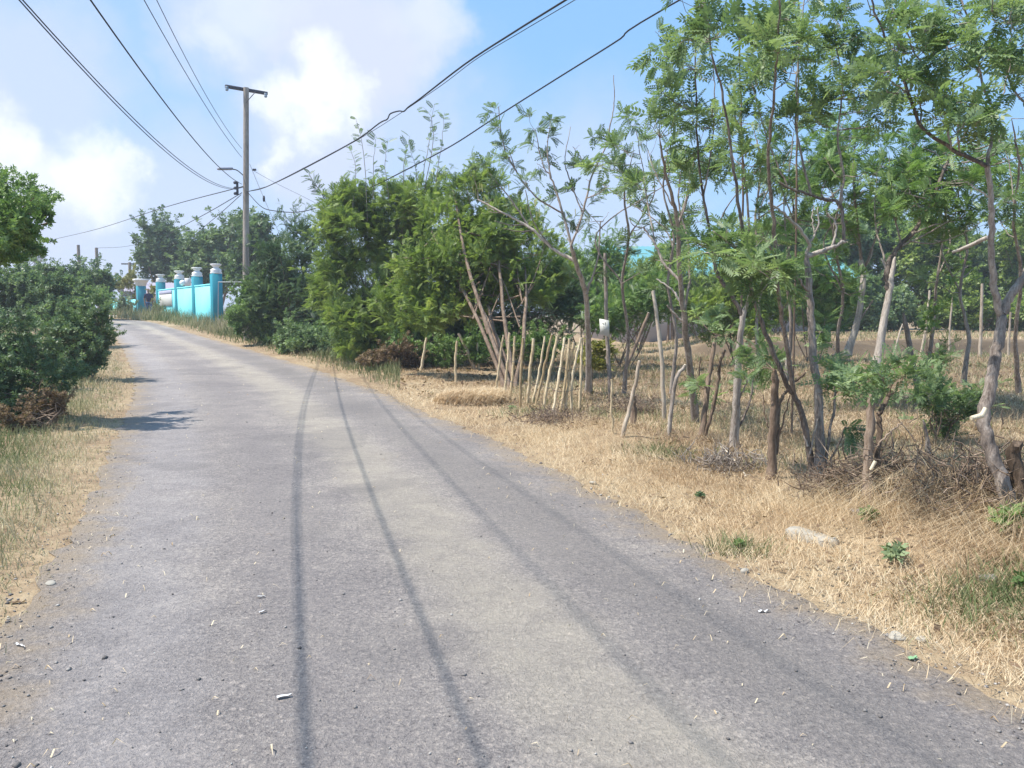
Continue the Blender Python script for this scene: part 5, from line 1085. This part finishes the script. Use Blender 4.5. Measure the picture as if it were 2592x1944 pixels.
for pb_, pt_, w_, lab, m_ in [((1155, 972), (1157, 862), 7, 'upright brown stake left of the leaning row', BK_STAKE), ((1205, 938), (1160, 845), 9, 'pale stick leaning left with a white cut end, left of the row', BK_PALE), ((1211, 937), (1208, 850), 6, 'thin stick under the reddish stems', BK_STAKE), ((1064, 928), (1080, 855), 7, 'short pale stick near the withered shrub', BK_STAKE),
                              ((1572, 1108), (1619, 914), 11, 'bright bamboo pole leaning alone right of the white board', BK_PALE), ((1683, 1075), (1654, 737), 11, 'tall weathered dead stake with broken pale top', BK_PALE), ((1693, 1107), (1735, 924), 11, 'bent grey stick crossing the foot of the tall dead stake', BK_GREY), ((1569, 960), (1642, 792), 9, 'dark broken stick leaning right behind the white board', BK_BROWN), ((1553, 1100), (1549, 960), 6, 'reddish thin stick at the foot of the white board post', BK_STAKE),
                              ((1605, 1082), (1602, 1000), 17, 'short split stump beside the lone leaning bamboo', BK_BROWN), ((2480, 903), (2486, 718), 8, 'tall white stake in front of the field bank, left of the large forked trunk', BK_PALE), ((2330, 885), (2354, 735), 7, 'slanting pale stake on the field bank beside the dead trunk', BK_PALE), ((2404, 872), (2412, 750), 5, 'thin pale stake midway along the field bank', BK_PALE), ((2552, 905), (2558, 790), 6, 'pale stake on the field bank right of the large forked trunk', BK_PALE), ((2260, 905), (2285, 820), 5, 'short pale stick between the leaning trunks and the dead trunk', BK_PALE)]:
    b = gp(*pb_) if pb_[1] > 930 else on(*at(pb_[0], pb_[1], 20 if pb_[0] < 1500 else 28)[:2]); D = b[1]; t = at(pt_[0], pt_[1], D)
    root = thing('wooden_stake', lab, 'stake', b); mb = MB(); mid = (b + t) / 2 + rng.normal(0, .02, 3)
    if 'bent' in lab: mid = at(1708, 975, D)
    tube(mb, curve([b - [0, 0, .06], mid, t], 14, .005), np.linspace(w_ * 1.05, w_ * .8, 14) * .5 * D / F, 8, rng.uniform(.4, .65), True, .05); mb.build('shaft', m_, root, True)
    if w_ > 8: mb = MB(); d_ = (t - mid) / np.linalg.norm(t - mid); tube(mb, [t - d_ * .004, t + d_ * .008], w_ * .33 * D / F, 8, .95); mb.build('cut_end', BK_PALE, root)
# rusty wire strands strung through the stakes
for k_, (h_, lab) in enumerate([(.32, 'lowest rusty wire strand strung along the bamboo stakes'), (.62, 'middle rusty wire strand strung along the bamboo stakes'), (.9, 'top rusty wire strand strung along the bamboo stakes')]):
    pts = [gp(*S3(*a_))[:] * (1 - h_) + at(*S3(*b_), gp(*S3(*a_))[1] + .05) * h_ for a_, b_, _ in ST[::2]]; mb = MB(); tube(mb, curve(pts, 40, .008), .003, 4, .5)
    tag(mb.build('barbed_wire', DARKMET), lab, 'wire', 'wire strands on the stakes')
# board on its post
pbs = gp(1547, 1014); D = pbs[1]
sg = thing('board_post', 'tilted blank white board nailed to a tall thin grey post', 'sign', pbs)
mb = MB(); tube(mb, curve([pbs - [0, 0, .1], at(1541, 930, D), at(1536, 830, D), at(1533, 740, D), at(1532, 640, D)], 18, .004), np.linspace(.04, .028, 18), 8, .5, True, .04); mb.build('post', BK_GREY, sg, True)
c0, c1, c2, c3 = at(1517, 807, D - .12), at(1540, 811, D - .16), at(1541, 853, D - .16), at(1519, 846, D - .12)
nrm = np.cross(c1 - c0, c3 - c0); nrm /= np.linalg.norm(nrm); nrm = nrm if nrm[1] > 0 else -nrm
c = np.array([c0, c1, c2, c3]); v = np.vstack([c, c + nrm * .03 + [.008, 0, 0]]); mb = MB(); mb.add(v, [[0, 1, 2, 3], [7, 6, 5, 4], [0, 4, 5, 1], [1, 5, 6, 2], [2, 6, 7, 3], [3, 7, 4, 0]]); mb.build('board', SIGNW, sg)
mb = MB()
for (u0, v0, u1, v1) in [(.30, .20, .52, .30), (.58, .12, .70, .34), (.36, .42, .62, .47), (.44, .56, .58, .62)]:
    P_ = lambda u_, v_: c0 * (1 - u_) * (1 - v_) + c1 * u_ * (1 - v_) + c2 * u_ * v_ + c3 * (1 - u_) * v_ - nrm * .003
    mb.add([P_(u0, v0), P_(u1, v0 + .05), P_(u1 - .04, v1), P_(u0 + .03, v1 - .02)], [[0, 1, 2, 3]])
mk = mb.build('faded_marks', plain_mat('faded_ink', (.30, .29, .26), .2, .8), sg); mk['kind'] = 'stuff'
# concrete kerb piece half buried in the straw
kb = thing('kerb_block', 'weathered pale concrete kerb piece half buried in the straw', 'kerb', gp(2040, 1360)); mb = MB()
a_, b_ = gp(1905, 1320), gp(2115, 1385); ax_ = (b_ - a_) / np.linalg.norm(b_ - a_); box(mb, (.35, -.06, -.08), (np.linalg.norm(b_ - a_), .06, .05), .5, along(a_, ax_), .02); mb.build('block', CONC, kb)
for (px, py, s_, lab) in [(2270, 1618, .035, 'flat pale stone in the straw at the right road edge'), (2330, 1622, .028, 'small grey stone beside the flat pale stone'), (2500, 1475, .05, 'dark stone in the straw near the right picture edge'), (1500, 1225, .03, 'whitish stone on the straw at the road edge before the thin trees'), (1885, 1450, .028, 'small pale stone at the road edge below the kerb piece'), (128, 1483, .028, 'pale stone on the left road edge'), (2165, 1300, .04, 'dark stone left of the pollarded trunk')]:
    p = gp(px, py); o_ = bpy.data.meshes.new('stone'); import bmesh
    bm = bmesh.new(); bmesh.ops.create_icosphere(bm, subdivisions=3, radius=s_)
    for v in bm.verts:
        q = v.co.copy(); v.co = q * (1 + .25 * math.sin(q.x * 60 + px) * math.sin(q.y * 70) + .12 * math.sin(q.z * 110 + py)); v.co.z *= .55
    bm.to_mesh(o_); bm.free(); o_.materials.append(CONC if 'pale' in lab or 'whitish' in lab else STONE); ob = bpy.data.objects.new('stone', o_); COL.objects.link(ob); ob.location = (p[0], p[1], p[2] + s_ * .35); tag(ob, lab, 'stone', 'stones on the verges')
# straw heap before the stakes
hp = gp(1185, 1020); mb = MB(); n = 2600; a = rng.random(n) * 6.28; rr = rng.random(n) ** .5; x = hp[0] + np.cos(a) * rr * .62; y = hp[1] + np.sin(a) * rr * .4
z = H(x, y) + .09 * np.sqrt(np.maximum(0, 1 - rr ** 2)) * rng.uniform(.5, 1, n); b2 = rng.normal(.2, .7, n)
blades(mb, np.stack([x, y, z], -1), rng.uniform(.12, .35, n), rng.uniform(.008, .013, n), np.stack([np.cos(b2), np.sin(b2)], -1), rng.uniform(.75, 1, n), .62 + rng.normal(0, .18, n))
tag(mb.build('straw_heap', G_DRY), 'flattened heap of cut straw on the verge before the bamboo stakes', 'straw heap')
# dry brush piles
for (px, py, rx, rz, nn, lab) in [(2140, 1265, .34, .30, 260, 'dark dry brush piled between the grey forked tree and the pollarded trunk'), (2270, 1260, .30, .34, 240, 'dark dry brush piled right of the pollarded trunk'), (1400, 1075, .6, .22, 220, 'brown brush scattered at the verge before the white board'), (1600, 1055, .5, .35, 240, 'reddish dry brush around the split stump'), (2500, 1290, .45, .40, 320, 'tangled dead twigs in front of the large forked tree'), (1840, 1195, .45, .18, 200, 'brown dead weeds at the foot of the pale trunked tree')]:
    c = gp(px, py); mb = MB()
    for _ in range(int(nn * 1.8)):
        p = c + np.array([rng.normal(0, rx * .45), rng.normal(.1, rx * .35), abs(rng.normal(0, rz * .4))]); d = unit(1)[0] * rng.uniform(.06, .22); d[2] = abs(d[2]) * .9
        tube(mb, np.array([p, p + d * .5 + rng.normal(0, .012, 3), p + d]), [.006, .002], 3, rng.uniform(.3, .8), False)
    tag(mb.build('brush_pile', BK_BROWN if 'pale' not in lab else BK_GREY), lab, 'brush pile', 'dry brush on the verge')
    m2 = None
# fallen stick on the verge
st = MB(); a_, b_ = gp(1824, 1160), gp(1888, 1212); tube(st, curve([a_ + [0, 0, .12], (a_ + b_) / 2 + [0, 0, .09], b_ + [0, 0, .03]], 8, .004), .009, 6, .9); tag(st.build('fallen_stick', BK_PALE), 'thin pale fallen stick lying in the straw between the thin trunks', 'stick')
# tall bamboo poles with pink cloth
for (pts, rad, lab, cl) in [([(1875, 880), (1880, 600), (1877, 300), (1871, 130), (1869, -60)], .011, 'tall thin dark pole rising bare through the left gap in the crowns', None), ([(2010, 900), (2015, 600), (2017, 380), (2022, 150), (2020, -60)], .011, 'tall thin pole with a pink cloth strip among the right crowns', (2007, -25, 2011, 30))]:
    D = 9.6; b = on(*at(pts[0][0], pts[0][1], D)[:2]); root = thing('thin_pole', lab, 'pole', b, 'tall poles among the crowns'); mb = MB(); tube(mb, curve([b - [0, 0, .1]] + [at(x_, y_, D) for x_, y_ in pts[1:]], 20, .003), [rad * 1.3, rad * .8], 6, .4); mb.build('shaft', BK_BROWN, root, True)
    if cl:
        q0, q1 = at(cl[0], cl[1], D - .02), at(cl[2], cl[3], D - .02); mb = MB(); w_ = np.array([.028, .004, 0]); V = []
        for k_ in range(7):
            f_ = k_ / 6; c_ = q0 * (1 - f_) + q1 * f_ + np.array([.01 * math.sin(5 * f_), .012 * math.cos(7 * f_), 0]); V += [c_ - w_ * (1 - .5 * f_), c_ + w_ * (1 - .5 * f_)]
        V = np.array(V); Fq = [[2 * k_, 2 * k_ + 1, 2 * k_ + 3, 2 * k_ + 2] for k_ in range(6)]; mb.add(V, Fq); mb.add(V + [0, .004, 0], [f_[::-1] for f_ in Fq])
        ob = mb.build('cloth_strip', PINK); tag(ob, 'pink cloth strip tied near the top of a thin pole', 'cloth')
# scraps on the road
def scrap(px, py, w_, l_, lab, m_, ang):
    p = ground_px(px, py); z = float(road_z(p[0], p[1])) + .004; mb = MB(); nx_, ny_ = 5, 4; V = []
    for i_ in range(nx_):
        for j_ in range(ny_):
            x_, y_ = (i_ / (nx_ - 1) - .5) * l_, (j_ / (ny_ - 1) - .5) * w_ * (1 - .5 * (i_ / (nx_ - 1)) ** 2)
            V.append([p[0] + x_ * math.cos(ang) - y_ * math.sin(ang), p[1] + x_ * math.sin(ang) + y_ * math.cos(ang), z + .012 * abs(math.sin(i_ * 1.7 + px) * math.cos(j_ * 1.3))])
    V = np.array(V); Fq = np.array([[i_ * ny_ + j_, (i_ + 1) * ny_ + j_, (i_ + 1) * ny_ + j_ + 1, i_ * ny_ + j_ + 1] for i_ in range(nx_ - 1) for j_ in range(ny_ - 1)]); mb.add(V, Fq)
    tag(mb.build('litter_scrap', m_), lab, 'litter', 'scraps lying on the road')
scrap(720, 1782, .022, .055, 'crumpled white scrap on the asphalt left of the wire shadows', PAPER, .4)
scrap(52, 1640, .012, .07, 'curled whitish scrap at the left road edge', PAPER, -.5)
scrap(662, 1522, .016, .04, 'pale scrap on the asphalt, further of two near the lane middle', PAPER, .2)
scrap(665, 1562, .016, .04, 'pale scrap on the asphalt, nearer of two near the lane middle', PAPER, .9)
scrap(1935, 1555, .02, .06, 'white flake lying on the asphalt near the right verge', PAPER, .1)
scrap(2310, 1672, .03, .05, 'green and cream wrapper at the right road edge', GREENPL, .4)
scrap(860, 962, .05, .09, 'white bit of litter on the verge below the bright weeds', PAPER, .3)
scrap(45, 1528, .03, .07, 'orange brown leaf on the left verge', LF_DRY, .3)

# ================================================================== person at the gate
def skin_obj(name, mat, parent, chains, sub=2):
    me = bpy.data.meshes.new(name); V, Ed, R = [], [], []
    key = {}
    for ch in chains:
        prev = None
        for (x_, y_, z_, r_) in ch:
            k = (round(x_, 3), round(y_, 3), round(z_, 3))
            if k not in key: key[k] = len(V); V.append((x_, y_, z_)); R.append(r_)
            if prev is not None: Ed.append((prev, key[k]))
            prev = key[k]
    me.from_pydata(V, Ed, []); o = bpy.data.objects.new(name, me); COL.objects.link(o); o.parent = parent
    md = o.modifiers.new('skin', 'SKIN'); md.use_smooth_shade = True
    for i_, sv_ in enumerate(me.skin_vertices[0].data): sv_.radius = (R[i_], R[i_]) if not isinstance(R[i_], tuple) else R[i_]; sv_.use_root = i_ == 0
    sb_ = o.modifiers.new('sub', 'SUBSURF'); sb_.levels = sub; sb_.render_levels = sub
    me.materials.append(mat); return o
pp = at(378, 806, 47.2); pz = on(pp[0], pp[1])
man = thing('person', 'person in a dark top and blue trousers standing on the road at the gate', 'person', pz)
man.rotation_euler = (0, 0, .5)
SK = plain_mat('skin', (.27, .15, .09), .05, .6); SH = plain_mat('navy_cloth', (.03, .035, .08), .1, .9); TR = plain_mat('blue_denim', (.10, .16, .32), .1, .9); HR = plain_mat('black_hair', (.012, .011, .011), .1, .6)
k_ = 1.0
skin_obj('body', SK, man, [[(0, 0, .93, .11), (0, 0, 1.1, .12), (0, 0, 1.32, .13), (0, -.01, 1.42, .06), (0, -.015, 1.47, .052), (0, -.02, 1.53, .072), (0, -.015, 1.6, .078), (0, -.01, 1.67, .05)], [(0, -.02, 1.53, .072), (0, -.085, 1.545, .014)],
  [(0, 0, 1.32, .13), (.17, 0, 1.34, .052), (.22, .02, 1.08, .042), (.21, -.06, .85, .03), (.21, -.08, .78, .03)], [(0, 0, 1.32, .13), (-.17, 0, 1.34, .052), (-.22, .02, 1.08, .042), (-.21, -.03, .85, .03), (-.21, -.05, .78, .03)],
  [(0, 0, .93, .11), (.09, 0, .86, .08), (.10, -.02, .48, .055), (.10, .02, .09, .036), (.10, -.12, .04, .034)], [(0, 0, .93, .11), (-.09, 0, .86, .08), (-.10, .05, .48, .055), (-.10, .14, .1, .036), (-.10, .0, .04, .034)]]
  + [[(sx * .21, -.08 if sx > 0 else -.05, .78, .03), (sx * .21 + dx, (-.08 if sx > 0 else -.05) - .01 - abs(dx) * .3, .78 - ln_, .008)] for sx in (1, -1) for dx, ln_ in ((-.024, .085), (-.009, .1), (.007, .095), (.022, .08))]
  + [[(sx * .21, -.08 if sx > 0 else -.05, .78, .03), (sx * .185, -.125 if sx > 0 else -.095, .75, .009)] for sx in (1, -1)])
skin_obj('shirt', SH, man, [[(0, 0, .88, .15), (0, 0, 1.1, .145), (0, 0, 1.3, .15), (0, -.005, 1.4, .085)], [(0, 0, 1.3, .15), (.17, 0, 1.34, .072), (.215, .015, 1.12, .062)], [(0, 0, 1.3, .15), (-.17, 0, 1.34, .072), (-.215, .015, 1.12, .062)]])
skin_obj('trousers', TR, man, [[(0, 0, .95, .125), (.09, 0, .86, .098), (.10, -.02, .48, .075), (.10, .02, .1, .058)], [(0, 0, .95, .125), (-.09, 0, .86, .098), (-.10, .05, .48, .075), (-.10, .14, .11, .058)]])
skin_obj('hair', HR, man, [[(0, .02, 1.56, .075), (0, .005, 1.63, .085), (0, -.015, 1.68, .06)]])

# ------------------------------------------------------------------ thin air
mb = MB(); box(mb, (-505, -65, -3.0), (505, 905, 14.0), .5)
m, nt, out = nodes('thin_haze'); pv = N(nt, 'ShaderNodeVolumePrincipled'); pv.inputs['Color'].default_value = (.88, .91, .97, 1); pv.inputs['Density'].default_value = .0014; pv.inputs['Anisotropy'].default_value = .2
nt.links.new(pv.outputs[0], out.inputs['Volume']); tag(mb.build('haze', m), kind='stuff')
